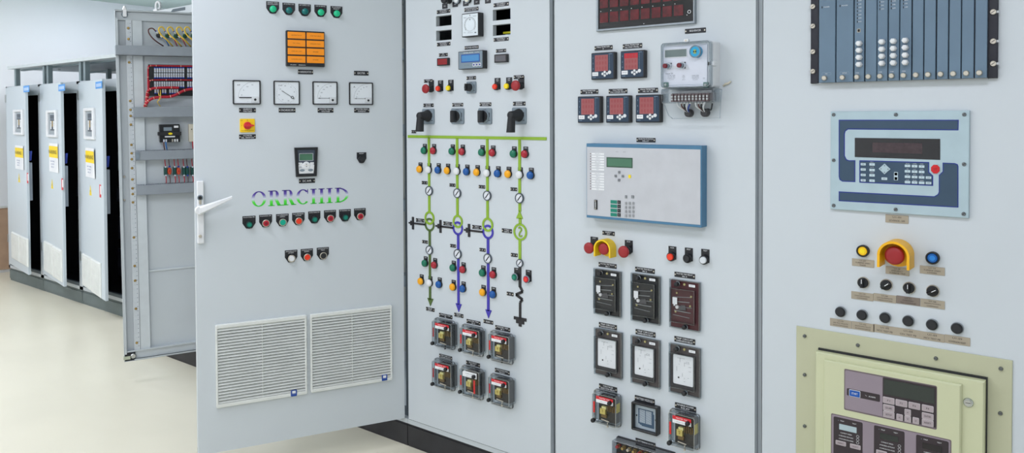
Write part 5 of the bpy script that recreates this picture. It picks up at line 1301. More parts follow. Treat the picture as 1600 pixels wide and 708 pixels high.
for X in (560, 874):
    u, v = ROW.P(*c4(X, 392), .062); part('corner_clip', MB(o).prism(rrect(.017, .017, .002, u, v), -.056, -.064, mat('clip_green', (96, 132, 124), .3), .001).cyl(u, v, .004, -.064, -.068, STEEL), t)
k0, k1, k2, k3 = q4(893, 207, 950, 243, .045); part('side_seal', MB(o).prism(rrect(k1-k0, k3-k2, .002, (k0+k1)/2, (k2+k3)/2), -.035, -.055, WHITEP, .002).box((k0+k1)/2-.003, (k0+k1)/2+.003, -.056, -.055, (k2+k3)/2-.003, (k2+k3)/2+.003, GREYP), t)
# terminal chamber
k0, k1, k2, k3 = q4(522, 420, 935, 535, .07)
b = MB(o); b.ringp(rrect(k1-k0, k3-k2, .004, (k0+k1)/2, (k2+k3)/2), rrect(k1-k0-.006, k3-k2-.006, .003, (k0+k1)/2, (k2+k3)/2), -.02, -.072, CLEARE, .002); b.prism(rrect(k1-k0, k3-k2, .004, (k0+k1)/2, (k2+k3)/2), -.0715, -.072, CLEARF, back=False); b.box(k0+.004, k1-.004, -.0735, -.072, k3-.016, k3-.008, CLEARE); part('terminal_cover', b, t)
m0, m1, m2, m3 = q4(600, 455, 905, 525, .05)
part('terminal_base', MB(o).box(m0, m1, -.045, -.002, m2+.004, m3, mat('terminal_grey', (150, 140, 140), .5)), t)
for i in range(11):
    x = m0+(m1-m0)*(i+.5)/11; b = MB(o); b.box(x-(m1-m0)/30, x+(m1-m0)/30, -.055, -.045, m2, m3-.004, mat('terminal_brown', (112, 92, 92), .5)); b.cyl(x, m3-.012, .0035, -.055, -.058, STEEL, n=10); b.cyl(x, m2+.008, .0035, -.055, -.058, STEEL, n=10); part('terminal', b, t)
u0, v0 = ROW.P(*c4(730, 630), .02); u1, v1 = ROW.P(*c4(858, 628), .02)
GL = mat('gland_black', (50, 48, 50), .5)
for (uu, vv, xs) in ((u0, v0, (655, 690, 716, 740, 764)), (u1, v1, (800, 826, 850, 874))):
    b = MB(o); b.cyl(uu, vv+.006, .0135, -.0005, -.02, GL, .003); part('cable_gland', b, t)
    for i, X in enumerate(xs):
        xx, zz = ROW.P(*c4(X, 530), .04)
        b = MB(o); b.tube(smooth([(xx, -.045, zz+.004), (xx+(uu-xx)*.2, -.05, zz-.012), (uu+(xx-uu)*.35, -.035, vv+.018), (uu+(xx-uu)*.1, -.015, vv+.008)]), .0024, [WHITEP, BRW, BLACKM, WHITEP, BLUEW][i]); b.tube([(xx, -.045, zz+.006), (xx+(uu-xx)*.1, -.049, zz-.006)], .0034, WHITEP); part('wire', b, t)
xx, zz = ROW.P(*c4(925, 540), .04)
b = MB(o); b.tube(smooth([(xx, -.04, zz), (xx-.002, -.045, zz-.02), (u1+.018, -.03, v1+.018), (u1+.006, -.01, v1+.008)]), .0024, BLACKM); part('wire', b, t)
# transparent skirt
P = [c4(540, 535), c4(580, 632), c4(612, 660), c4(985, 656), c4(992, 520), c4(1000, 428), c4(930, 424)]
Q = [ROW.P(*p, .035) for p in P]
b = MB(o)
for (x0, z0_), (x1, z1_) in zip(Q, Q[1:]):
    b.bar(x0, z0_, x1, z1_, .0022, -.034, -.037, CLEARE)
b.F([b.V(x, -.0355, z) for x, z in Q], CLEARF)
part('clear_skirt', b, t)
u, v = ROW.P(*c4(1040, 385), .004); 
tg = thing('wire_stub', 'short white plastic wire stub on the door, right of the energy meter', 'wire', ROW, u, v)
part('stub', MB((u, v)).tube([(u-.012, -.003, v-.006), (u-.004, -.006, v), (u+.004, -.006, v+.001), (u+.014, -.004, v+.008)], [.003, .0035, .0035, .0025], mat('plastic_cream', (214, 208, 190), .45)), tg)
# ---- blue framed protection relay
c5 = crop(860, 210, 3.373)
OFF = .04
a, bx, z0, z1 = quad_px(ROW, 916.3, 224.4, 340.2, 1096.3, 227.6, 355.6, OFF); W, Hh = bx-a, z1-z0; cx, cz = (a+bx)/2, (z0+z1)/2; o = (cx, cz)
t = thing('protection_relay', 'large pale grey relay unit with blue frame, green display and keypad', 'relay', ROW, cx, cz)
BLF = mat('frame_blue', (72, 122, 156), .45)
part('housing', MB(o).prism(rrect(W, Hh, .001, cx, cz), -.0005, -OFF, BLF, .0008), t)
fa, fb, f0, f1 = quad_px(ROW, *c5(193, 66), c5(193, 425)[1], *c5(791, 80), c5(791, 477)[1], OFF)
y1 = -OFF-.001
part('face', MB(o).prism([(fa, f0), (fb, f0), (fb, f1), (fa, f1)], -OFF+.001, y1, mat('relay_face_pale', (196, 199, 204), .45), .0003), t)
W, Hh = fb-fa, f1-f0
def L5(X, Y): return ROW.P(*c5(X, Y), OFF)
def r5(x0, y0, x1, y1_): return rect_px(ROW, *c5(x0, y0), *c5(x1, y1_), OFF)
for i in range(14):
    yy = 103+13.7*i + (8 if i > 6 else 0)
    k = r5(218, yy-4.5+ .02*0, 284, yy+4.5); b = MB(o); b.box(k[0], k[1], y1-.0006, y1, k[2], k[3], WHITE)
    b.text(('PICKUP L1', 'TRIP 51', 'EARTH', 'REV PWR', 'UNDER V', 'OVER V', 'FREQ')[i % 7], (k[0]+k[1])/2, (k[2]+k[3])/2, (k[1]-k[0])*.6, (k[3]-k[2])*.45, y1-.0008, MINK); part('label_strip', b, t)
    part('indicator', MB(o).box(k[0]-.006, k[0]-.002, y1-.0008, y1, (k[2]+k[3])/2-.0015, (k[2]+k[3])/2+.0015, mat('led_off', (120, 96, 96), .4)), t)
k = r5(297, 122, 434, 175); part('display', MB(o).box(k[0], k[1], y1-.0008, y1, k[2], k[3], mat('display_green_dark', (52, 84, 66), .3)).box(k[0]+.004, k[1]-.004, y1-.001, y1-.0008, k[2]+.004, k[3]-.004, LCD), t)
KG = mat('key_mid_grey', (134, 138, 142), .45)
for X, Y, ar in ((364, 199, '^'), (345, 219, '<'), (383, 220, '>'), (363, 241, 'v')):
    u, v = L5(X, Y); part('arrow_key', MB(o).prism(rrect(.0085, .0088, .001, u, v), y1, y1-.003, KG, .0006).text(ar, u, v, .004, .003, y1-.0032, INK), t)
u, v = L5(419, 222); part('yellow_mark', MB(o).prism(rrect(.010, .012, .003, u, v), y1, y1-.002, YELB, .0005), t)
b = MB(o)
for X, Y, s in ((352, 92, 'RUN'), (391, 93, 'ERROR')): u, v = L5(X, Y); b.text(s, u, v, .010, .0022, y1-.0005, MINK)
part('lettering', b, t)
for X, w_ in ((400, .0078), (435, .010)):
    u, v = L5(X, 329); part('key', MB(o).prism(rrect(w_, .0105, .001, u, v), y1, y1-.003, KG, .0006), t)
for r_ in range(4):
    for k_ in range(3):
        u, v = L5(400+19*k_, 363+21.8*r_); part('key', MB(o).prism(rrect(.0075, .0098, .001, u, v), y1, y1-.003, mat('key_light_grey', (160, 163, 166), .45), .0006).text(str('789456123.0+'[r_*3+k_]), u, v, .003, .004, y1-.0032, MINK), t)
    k = r5(318, 347+22.5*r_, 352, 365+22.5*r_); part('green_label', MB(o).box(k[0], k[1], y1-.0006, y1, k[2], k[3], mat('label_green', (0, 128, 108), .4)), t)
    k = r5(355, 348+22.5*r_, 371, 366+22.5*r_); part('function_key', MB(o).prism([(k[0], k[2]), (k[1], k[2]), (k[1], k[3]), (k[0], k[3])], y1, y1-.002, BLACKM, .0005).text('F%d' % (r_+1), (k[0]+k[1])/2, (k[2]+k[3])/2, .003, .003, y1-.0022, WHITE), t)
k = r5(233, 345, 249, 396); part('serial_port', MB(o).prism(rrect(k[1]-k[0], k[3]-k[2], .002, (k[0]+k[1])/2, (k[2]+k[3])/2), y1, y1-.003, BLACK, .0008).cyl((k[0]+k[1])/2, k[3]-.0035, .0022, y1-.003, y1-.005, NICKEL, n=8).cyl((k[0]+k[1])/2, k[2]+.0035, .0022, y1-.003, y1-.005, NICKEL, n=8).box((k[0]+k[1])/2-.0012, (k[0]+k[1])/2+.0012, y1-.0035, y1-.003, k[2]+.007, k[3]-.007, WHITEP), t)
# ---- push buttons under the blue framed relay
def mush(x, y, r_, label, key, F=ROW, legendp=True):
    t, u, v = put('emergency_button', label, 'emergency button', F, x, y, .04, lambda: mb_mushroom(REDM, r_, .042), key)
    if legendp: legend(t, .032, .042, .015, .0, ('STOP',), tw=.6)
    return t, u, v
mush(919.3, 387.9, .0205, 'red mushroom button left of the small yellow shroud', 'mushA')
mush(973.5, 393.8, .0210, 'red mushroom button right of the small yellow shroud', 'mushA2')
def shroud(F, px, py, off, R, depth, m_, label, tilt=0):
    u, v = F.P(px, py, off); o = (u, v)
    t = thing('emergency_button', label, 'emergency button', F, u, v)
    n = 16; po = []; pi_ = []
    thk = R*.16
    A0, A1_ = radians(-8), radians(188)
    for i in range(n+1):
        a_ = A0+(A1_-A0)*i/n; po.append((u+R*cos(a_), v+R*sin(a_)))
    po = [(u+R, v-R*.82)]+po+[(u-R, v-R*.82)]
    for i in range(n+1):
        a_ = A0+(A1_-A0)*i/n; pi_.append((u+(R-thk)*cos(a_), v+(R-thk)*sin(a_)))
    pi_ = [(u+R-thk, v-R*.82)]+pi_+[(u-R+thk, v-R*.82)]
    b = MB(o)
    m = len(po)
    for i in range(m-1):
        q = [po[i], po[i+1], pi_[i+1], pi_[i]]
        y0_, y1_ = -.0005, -depth
        A_ = [b.V(x, y0_, z) for x, z in q]; B__ = [b.V(x, y1_, z) for x, z in q]
        b.F((A_[0], A_[1], B__[1], B__[0]), m_, True); b.F((A_[2], A_[3], B__[3], B__[2]), m_, True)
        C__ = [b.V(x, y1_, z) for x, z in q]; b.F((C__[0], C__[1], C__[2], C__[3]), m_)
    for i in (0, m-1):
        p, q = po[i], pi_[i]; f = [b.V(p[0], -.0005, p[1]), b.V(q[0], -.0005, q[1]), b.V(q[0], -depth, q[1]), b.V(p[0], -depth, p[1])]; b.F(f, m_)
    b.prism(circ(R*.97, u, v, 24, rz=R*.9), -.0004, -.003, m_)
    part('shroud', b, t)
    for nm, mm in mb_mushroom(REDM, R*.62, depth*.82): part(nm, mm, t)
    return t, u, v
shroud(ROW, 943.2, 389, .03, .0345, .042, mat('shroud_yellow', (246, 206, 16), .4), 'red emergency button inside a small yellow shroud, between two red mushrooms')
for x, y, m_, nm in ((1045.6, 402.1, REDOR, 'red'), (1071.4, 404.8, BLACKM, 'black'), (1097.2, 407.2, mat('cap_silver_white', (214, 220, 224), .35), 'white')):
    t, u, v = put('push_button', 'small %s push button below the blue framed relay' % nm, 'push button', ROW, x, y, .022, lambda: mb_button(m_, ring=BLACK, h=.02), 'pr'+nm, 'three buttons below the blue framed relay')
    legend(t, .029, .044, .0125, .001, (('ACK', 'RESET', 'TEST')[('red', 'black', 'white').index(nm)],), tw=.7)
# ---- flush relays under flat clear covers
c6 = crop(900, 360, 4.164); c7 = crop(900, 500, 3.405)
def flushrelay(q, label, kind, group, back=BLACK):
    a, bx, z0, z1 = q; W, Hh = bx-a, z1-z0; cx, cz = (a+bx)/2, (z0+z1)/2; o = (cx, cz)
    t = thing('flush_relay', label, 'relay', ROW, cx, cz, group)
    part('base_plate', MB(o).prism([(a+.004, z0+.003), (bx-.003, z0+.003), (bx-.003, z1-.003), (a+.004, z1-.003)], -.0005, -.008, back, .001), t)
    b = MB(o)
    b.ringp([(a, z0), (bx, z0), (bx, z1), (a, z1)], [(a+.0035, z0+.0035), (bx-.0035, z0+.0035), (bx-.0035, z1-.0035), (a+.0035, z1-.0035)], -.0003, -.014, CLEARE, .001)
    ia, ib, i0, i1 = a+W*.06, bx-W*.12, z0+Hh*.135, z1-Hh*.165
    b.ringp([(ia, i0), (ib, i0), (ib, i1), (ia, i1)], [(ia+.003, i0+.003), (ib-.003, i0+.003), (ib-.003, i1-.003), (ia+.003, i1-.003)], -.012, -.026, CLEARE, .001)
    b.prism([(ia+.002, i0+.002), (ib-.002, i0+.002), (ib-.002, i1-.002), (ia+.002, i1-.002)], -.0255, -.026, CLEARF, back=False)
    part('clear_cover', b, t)
    w2, h2 = ib-ia, i1-i0
    if kind == 'mech':
        b = MB(o); b.box(ia+.004, ib-.004, -.011, -.008, i0+.004, i1-.004, back)
        part('window_back', b, t)
        SL = mat('mech_silver', (150, 154, 158), .35, .7)
        for i in range(5): part('mechanism_plate', MB(o).bar(ia+w2*(.1+.04*(i % 2)), i0+h2*(.2+.13*i), ia+w2*(.75+.05*(i % 3)), i0+h2*(.17+.15*i), .0012+.0008*(i % 2), -.011, -.0145, SL), t)
        part('mechanism_plate', MB(o).prism([(ia+w2*.3, i0+h2*.35), (ia+w2*.62, i0+h2*.38), (ia+w2*.58, i0+h2*.52), (ia+w2*.4, i0+h2*.5)], -.011, -.015, mat('mech_dark', (84, 84, 88), .35, .6)), t)
        part('flag', MB(o).prism([(ia+w2*.10, i0+h2*.52), (ia+w2*.28, i0+h2*.52), (ia+w2*.28, i0+h2*.72), (ia+w2*.10, i0+h2*.72)], -.0165, -.0185, WHITE).box(ia+w2*.14, ia+w2*.2, -.0184, -.0165, i0+h2*.48, i0+h2*.52, WHITE), t)
        part('knurled_screw', MB(o).cyl(ia+w2*.27, i0+h2*.44, .006, -.012, -.018, mat('screw_white', (214, 214, 214), .35), .001), t)
        for fx_, fz_ in ((.25, .85), (.82, .8), (.78, .52), (.2, .3)): part('rivet', MB(o).cyl(ia+w2*fx_, i0+h2*fz_, .0032, -.012, -.015, mat('rivet_brass', (180, 170, 120), .4, .5), n=10), t)
    else:
        part('window_back', MB(o).box(ia+.004, ib-.004, -.011, -.008, i0+.004, i1-.004, mat('back_graphite', (58, 58, 62), .5)), t)
        b = MB(o); b.prism(rrect(w2*.78, h2*.84, .004, ia+w2*.50, i0+h2*.52), -.011, -.0135, WHITE, .0008); part('diagram_card', b, t)
        b = MB(o); random.seed(5)
        zz = i0+h2*.86
        b.text('CONNECTION', ia+w2*.42, zz, w2*.3, h2*.018, -.0138, MINK)
        for i in range(12):
            x = ia+w2*(.24+.5*random.random()); z = i0+h2*(.2+.6*random.random()); l = w2*(.04+.08*random.random())
            if i % 2: b.box(x, x+l, -.0139, -.0136, z, z+.0006, MINK)
            else: b.box(x, x+.0006, -.0139, -.0136, z, z+l*1.4, MINK)
        b.cyl(ia+w2*.33, i0+h2*.3, .0028, -.0135, -.0145, INK, n=12); b.ringp(rrect(.008, .006, 0, ia+w2*.66, i0+h2*.76), rrect(.007, .005, 0, ia+w2*.66, i0+h2*.76), -.0136, -.0139, MINK)
        part('diagram_print', b, t)
    for fx_, zc in ((.30, z1-Hh*.08), (.56, z0+Hh*.07)):
        u = a+W*fx_
        part('knurled_knob', MB(o).cyl(u, zc, .0085, -.012, -.018, CHROME, .001).cone(u, zc, [(.0072, -.018), (.0078, -.020), (.0072, -.030), (.004, -.031)], BLACK, 16), t)
    part('screw', MB(o).cyl(a+W*.5, z1-Hh*.08, .004, -.008, -.012, mat('rivet_brass', (180, 170, 120), .4, .5), n=12), t)
    part('number_tag', MB(o).prism(rrect(W*.2, Hh*.05, .001, a+W*.76, z1-Hh*.085), -.014, -.0148, WHITE).text('VAX 31', a+W*.76, z1-Hh*.085, W*.13, Hh*.02, -.0150, MINK), t)
GA, GB = 'upper row of relays with flat clear covers', 'lower row of relays with diagram cards'
MAR = mat('relay_maroon', (70, 18, 28), .35)
flushrelay(fq(c6, 113, 250, 545, 290, 265, 570, .012), 'black mechanical relay under a flat clear cover, leftmost of its row', 'mech', GA)
flushrelay(fq(c6, 355, 278, 588, 545, 298, 618, .012), 'black mechanical relay under a flat clear cover, middle of its row', 'mech', GA)
flushrelay(fq(c6, 606, 316, 634, 805, 338, 660, .012), 'maroon mechanical relay under a flat clear cover, right of the two black ones', 'mech', GA, MAR)
BR2 = mat('relay_brownish', (74, 68, 68), .4)
flushrelay(fq(c7, 95, 46, 290, 243, 64, 318, .012), 'relay with a white diagram card, leftmost of three', 'card', GB, BR2)
flushrelay(fq(c7, 290, 84, 336, 445, 108, 368, .012), 'relay with a white diagram card, middle of three', 'card', GB, BR2)
flushrelay(fq(c7, 493, 124, 386, 660, 150, 420, .012), 'relay with a white diagram card, rightmost of three', 'card', GB, BR2)
c8 = crop(900, 600, 6.557)
boxrelay(fq(c8, 190, 52, 370, 458, 105, 458, .004), fq(c8, 166, 100, 388, 408, 140, 455, .048), 'clear boxed relay with red label, left of the black framed grille', 'two boxed relays of the lower relay cabinet', yellow=True)
boxrelay(fq(c8, 965, 250, 590, 1268, 312, 688, .004), fq(c8, 945, 300, 628, 1212, 340, 690, .048), 'clear boxed relay with red label, right of the black framed grille', 'two boxed relays of the lower relay cabinet', yellow=True)
a, bx, z0, z1 = fq(c8, 567, 186, 470, 835, 240, 535, .022); W, Hh = bx-a, z1-z0; cx, cz = (a+bx)/2, (z0+z1)/2; o = (cx, cz)
t = thing('battery_module', 'black framed square module with a slotted pale grille on a blue card', 'module', ROW, cx, cz)
part('frame', MB(o).ringp(rrect(W, Hh, .004, cx, cz), rrect(W*.85, Hh*.87, .002, cx, cz), -.0005, -.024, BLACK, .0015), t)
part('face', MB(o).box(a+.005, bx-.005, -.008, -.001, z0+.005, z1-.005, mat('module_face', (170, 184, 194), .45)), t)
b = MB(o); b.prism([(cx-W*.24, cz-Hh*.30), (cx-W*.17, cz-Hh*.30), (cx-W*.17, cz-Hh*.33), (cx+W*.30, cz-Hh*.33), (cx+W*.30, cz+Hh*.17), (cx+W*.26, cz+Hh*.17), (cx+W*.26, cz+Hh*.27), (cx-W*.30, cz+Hh*.27), (cx-W*.30, cz-Hh*.27), (cx-W*.24, cz-Hh*.27)], -.008, -.0095, mat('card_slate', (58, 84, 108), .5)); part('card', b, t)
b = MB(o)
for i in range(13):
    for j in range(2):
        z = cz+Hh*(.235-.036*i); b.prism(rrect(W*.22, Hh*.018, .0005, cx-W*.14+W*.245*j, z), -.0095, -.0105, mat('grille_pale', (186, 198, 206), .45))
part('grille', b, t)
for s in (-1, 1): part('screw', MB(o).cyl(cx+s*W*.365, cz, .0028, -.008, -.01, BLACK, n=10), t)
# test block cut by the lower edge
a0, v1 = ROW.P(958, 684.5, .03); a1, v2 = ROW.P(1050, 708, .03); 
zt = v1; zb = zt-.12; o = ((a0+a1)/2, zb)
t = thing('test_block', 'wide terminal test block under a clear cover, cut off by the bottom edge', 'test block', ROW, o[0], zb)
part('base', MB(o).prism(rrect(a1-a0, zt-zb, .006, (a0+a1)/2, (zt+zb)/2), -.0005, -.010, BLACKM, .002), t)
b = MB(o); b.ringp(rrect(a1-a0-.004, zt-zb-.004, .006, (a0+a1)/2, (zt+zb)/2), rrect(a1-a0-.012, zt-zb-.012, .004, (a0+a1)/2, (zt+zb)/2), -.01, -.044, CLEARE, .002); b.prism(rrect(a1-a0-.010, zt-zb-.010, .004, (a0+a1)/2, (zt+zb)/2), -.0435, -.044, CLEARF, back=False); part('clear_cover', b, t)
for i in range(10):
    x = a0+.016+(a1-a0-.032)*i/9; m_ = (REDM, BRASS, NICKEL, BRASS)[i % 4 if i else 0]
    for z in (zt-.028, zt-.06, zt-.09): part('stud', MB(o).cyl(x, z, .0055, -.01, -.034, m_, .001, n=12).cyl(x, z, .0075, -.018, -.022, BRASS, n=6), t)
OT = (1.6, 0)
# ------------------------------------------------------------------ module rack at the top edge
c9 = crop(1250, 0, 4.426)
OFR = .012
def RX(X, Y=545, off=OFR): return ROW.P(*c9(X, Y), off)[0]
zb = (ROW.P(*c9(75, 578), .012)[1]+ROW.P(*c9(1362, 540), .012)[1])/2; zt = zb+.42
a, bx = RX(72), RX(1365); cx = (a+bx)/2; o = (cx, zb)
t = thing('module_rack', 'blue-grey rack of thirteen slim modules with black ears, cut off by the top edge', 'rack', ROW, cx, zb)
EAR = mat('rack_ear_black', (26, 28, 40), .45)
part('rack_back', MB(o).box(RX(120), RX(1300), -.010, -.0005, zb-.002, zt, mat('rack_alu', (186, 190, 192), .4, .4)), t)
for x0, x1 in ((72, 129), (1294, 1365)):
    part('mounting_ear', MB(o).prism([(RX(x0), zb), (RX(x1), zb), (RX(x1), zt), (RX(x0), zt)], -.0005, -.012, EAR, .0015), t)
MODC = mat('module_blue_grey', (102, 126, 146), .42, var=.05, scale=9)
bounds = [(130, 243), (250, 367), (375, 443), (451, 528), (533, 604), (611, 684), (690, 768), (776, 851), (858, 936), (945, 1022), (1030, 1110), (1117, 1200), (1209, 1292)]
kx = [172, 296, 397, 475, 556, 636, 718, 803, 887, 974, 1061, 1151, 1241]; ky = [552, 549, 546, 545, 542, 540, 537, 533, 530, 527, 524, 520, 518]
OM_ = .026
def MX(X, Y=545): return ROW.P(*c9(X, Y), OM_)
part('rack_gap', MB(o).box(MX(130)[0], MX(1292)[0], -.016, -.009, zb+.001, zt, BLACK), t)
zmod = zb+.001
for k, (x0, x1) in enumerate(bounds):
    u0, u1 = MX(x0)[0], MX(x1)[0]
    m = part('module', MB(o).prism([(u0, zmod), (u1, zmod), (u1, zt), (u0, zt)], -.012, -OM_, MODC, .0012), t)
    u, v = MX(kx[k], ky[k]); v = zb+.0145
    part('thumb_screw', MB(o).cyl(u, v, .0072, -OM_, -.036, NICKEL, .0015), m)
    b = MB(o)
    if k < 2:
        q = [MX(*p) for p in (((152, 512), (214, 512)), ((276, 507), (340, 507)))[k]]
        uc = (q[0][0]+q[1][0])/2; vv = q[0][1]; w_ = q[1][0]-q[0][0]
        b.ringp(rrect(w_, .0075, .001, uc, vv), rrect(w_-.001, .0065, .0008, uc, vv), -OM_, -OM_-.0004, MATS['print_pale']); b.text(('PS', 'SYSTEM')[k], uc, vv, w_*.5, .003, -OM_-.0004, WHITE)
        q = MX(*((185, 48), (310, 38))[k]); b.text('POWER', q[0], q[1], .016, .003, -OM_-.0004, WHITE); b.box(q[0]-.0145, q[0]-.012, -OM_-.0006, -OM_, q[1]-.003, q[1]+.003, INK)
    rows = {2: [(405, 5), (405, 29), (405, 52), (405, 77), (405, 102), (405, 126), (405, 150)], 4: [(560, 14), (560, 38), (560, 63)], 5: [(640, 8), (640, 32), (640, 57)], 6: [(724, 2), (724, 25), (724, 50)]}.get(k, [])
    for i, (X, Y) in enumerate(rows):
        q = MX(X, Y); b.box(q[0]-.004, q[0]-.002, -OM_-.0006, -OM_, q[1]-.003, q[1]+.003, INK); b.text(('RUN', 'OK', 'COMM', 'TX', 'LOAD', 'STOP', 'BUSY')[i], q[0]+.004, q[1], .008, .003, -OM_-.0004, WHITE)
    if k in (2, 4, 5, 6): b.text('TMR', u, v+.0115, .009, .0026, -OM_-.0004, WHITE)
    if b.f: part('printing', b, m)
    if k == 2:
        q = MX(407, 211); part('port', MB(o).ringp(rrect(.009, .0105, .001, *q), rrect(.006, .0075, .0005, *q), -OM_, -OM_-.0012, NICKEL, .0003).prism(rrect(.006, .0075, 0, *q), -OM_+.001, -OM_-.0002, BLACK), m)
    cols_ = {2: (402, (299, 347, 396, 445)), 4: (560, (288, 339, 388, 437)), 5: (640, (283, 334, 384, 434)), 6: (722, (278, 328, 380, 431))}.get(k)
    if cols_:
        for Y in cols_[1]:
            q = ROW.P(*c9(cols_[0], Y), .042)
            part('white_connector', MB(o).cone(q[0], q[1], [(.0085, -OM_), (.0088, -.031), (.0078, -.033), (.0078, -.042), (.0066, -.0435)], WHITEP, 6), m)
for X, Ys, s in ((88, (45, 180, 357, 493), -1), (1335, (82, 285, 440), 1)):
    for Y in Ys:
        q = ROW.P(*c9(X, Y), .016)
        part('ear_screw', MB(o).box(q[0], q[0]+s*.013, -.0125, -.012, q[1]-.003, q[1]+.003, mat('slot_pale', (196, 202, 206), .5)).cyl(q[0], q[1], .0075, -.012, -.0165, NICKEL, .001).bar(q[0]-.004, q[1]-.003, q[0]+.004, q[1]+.003, .0015, -.0165, -.0168, INK), t)
# ------------------------------------------------------------------ operator display with navy graphics
c10 = crop(1280, 160, 3.538); OD = .010
a, bx, z0, z1 = quad_px(ROW, *c10(62, 50), c10(62, 592)[1], *c10(829, 46), c10(829, 640)[1], OD); W, Hh = bx-a, z1-z0; cx, cz = (a+bx)/2, (z0+z1)/2; o = (cx, cz)
t = thing('operator_display', 'pale blue operator panel with navy fields, dark screen and octagonal red key', 'control panel', ROW, cx, cz)
PB = mat('panel_pale_blue', (176, 198, 206), .45); NV = mat('panel_navy', (52, 76, 98), .45); NR = mat('panel_navy_rim', (14, 40, 134), .4)
part('face_plate', MB(o).prism([(a, z0), (bx, z0), (bx, z1), (a, z1)], -.0005, -OD, PB, .0015), t)
# homography-free placement: columns from x, rows from y at their own column
def Q(X, Y): return ROW.P(*c10(X, Y), OD)
def poly10(pts_, yf_, m_, nm, parent=t):
    P = [Q(*p) for p in pts_]
    area_ = sum(P[i][0]*P[(i+1) % len(P)][1]-P[(i+1) % len(P)][0]*P[i][1] for i in range(len(P)))
    if area_ < 0: P = P[::-1]
    b = MB(o); ys = -OD+.0002
    b.prism(P, ys, yf_, m_); return part(nm, b, parent)
def tri_fan(pts_, yf_, m_, nm):
    return poly10(pts_, yf_, m_, nm)
fields = [[(108, 96), (772, 96), (770, 155), (160, 150), (146, 160), (142, 175), (142, 295), (152, 315), (165, 320), (200, 320), (200, 441), (128, 438), (112, 428), (108, 410)],
          [(108, 492), (636, 519), (655, 508), (661, 495), (661, 402), (682, 382), (682, 333), (750, 336), (766, 342), (770, 354), (770, 582), (108, 546)],
          [(222, 320), (608, 330), (608, 385), (630, 405), (630, 462), (222, 444)]]
def shrink(P, d):
    s_ = sum(P[i][0]*P[(i+1) % len(P)][1]-P[(i+1) % len(P)][0]*P[i][1] for i in range(len(P)))
    Pn = P if s_ > 0 else P[::-1]
    return inset(Pn, d*1.35)
for f in fields:
    poly10(f, -OD-.0004, NR, 'navy_field_rim')
    poly10(shrink(f, 4), -OD-.0007, NV, 'navy_field')
s0, s1, s2, s3 = rect_px(ROW, *c10(197, 196), *c10(669, 318), OD)
scr = poly10([(197, 196), (669, 202), (669, 318), (197, 302)], -OD-.0009, GLASSD, 'screen')
poly10([(295, 222), (570, 226), (570, 284), (295, 276)], -OD-.0010, mat('screen_brown', (66, 52, 56), .25, var=.2, scale=80), 'screen_window')
for X, Y in ((80, 68), (424, 68), (802, 67), (80, 320), (801, 342), (80, 570), (423, 592), (799, 617)):
    q = Q(X, Y); part('screw', MB(o).cyl(*q, .0052, -OD, -OD-.003, mat('screw_steel', (120, 124, 126), .35, .8), .001, n=14).bar(q[0]-.003, q[1]-.003, q[0]+.003, q[1]+.003, .0012, -OD-.003, -OD-.0033, INK), t)
KP = mat('key_pale', (196, 216, 224), .4)
def key10(X, Y, w, h, tx_=''):
    q = Q(X, Y); W_, H_ = ROW.sz(*c10(X, Y), w/3.538, h/3.538, OD)
    b = MB(o); b.prism(rrect(W_, H_, .001, *q), -OD-.0006, -OD-.0022, KP, .0004); b.text(tx_, q[0], q[1], W_*.5*(1 if len(tx_) > 2 else .4), H_*.4, -OD-.0024, INK); part('key', b, t)
for i, (ya, yb2) in enumerate(((342, 343), (371, 374), (401, 403), (431, 433))):
    key10(244, ya, 28, 13, ('CTRL', 'SEQ', 'ALM', 'TREND')[i]); key10(293, yb2, 30, 14, ('1', '2', '3', '4')[i])
for i, X in enumerate((489, 528, 567)):
    for j, Y in enumerate((351, 381, 411, 441)): key10(X, Y+i*1.8, 31, 14, '789456123-0.'[j*3+i])
key10(605, 416, 31, 14, 'CLR'); key10(605, 446, 31, 14, 'ENTER'); key10(361, 422, 32, 14, 'SELECT')
for Y in (396, 421): key10(425, Y, 17, 17, '')
key10(425, 408, 22, 46, '')
q = Q(362, 368); dW, dH = ROW.sz(*c10(362, 368), 66/3.538, 60/3.538, OD)
b = MB(o); b.prism([(q[0], q[1]-dH/2), (q[0]+dW/2, q[1]), (q[0], q[1]+dH/2), (q[0]-dW/2, q[1])], -OD-.0006, -OD-.0024, PB, .0006)
for dx, dz in ((.3, 0), (-.3, 0), (0, .3), (0, -.3)): b.cyl(q[0]+dx*dW, q[1]+dz*dH, .0016, -OD-.0024, -OD-.0027, INK, n=4)
part('diamond_key', b, t)
q = Q(643, 369); oW, oH = ROW.sz(*c10(643, 369), 62/3.538, 62/3.538, OD)
part('octagon_surround', MB(o).prism([(q[0]+oW/2*1.0*cos(pi/8+pi/4*i), q[1]+oH/2*sin(pi/8+pi/4*i)) for i in range(8)], -OD, -OD-.0011, PB), t)
part('octagon_key', MB(o).prism([(q[0]+oW/2*.84*cos(pi/8+pi/4*i), q[1]+oH/2*.84*sin(pi/8+pi/4*i)) for i in range(8)], -OD-.001, -OD-.003, mat('stop_red', (208, 24, 34), .4), .0006).text('EMERGENCY', q[0], q[1]+.002, .011, .0018, -OD-.0033, INK).text('STOP', q[0], q[1]-.002, .008, .002, -OD-.0033, INK), t, label='red octagonal key')
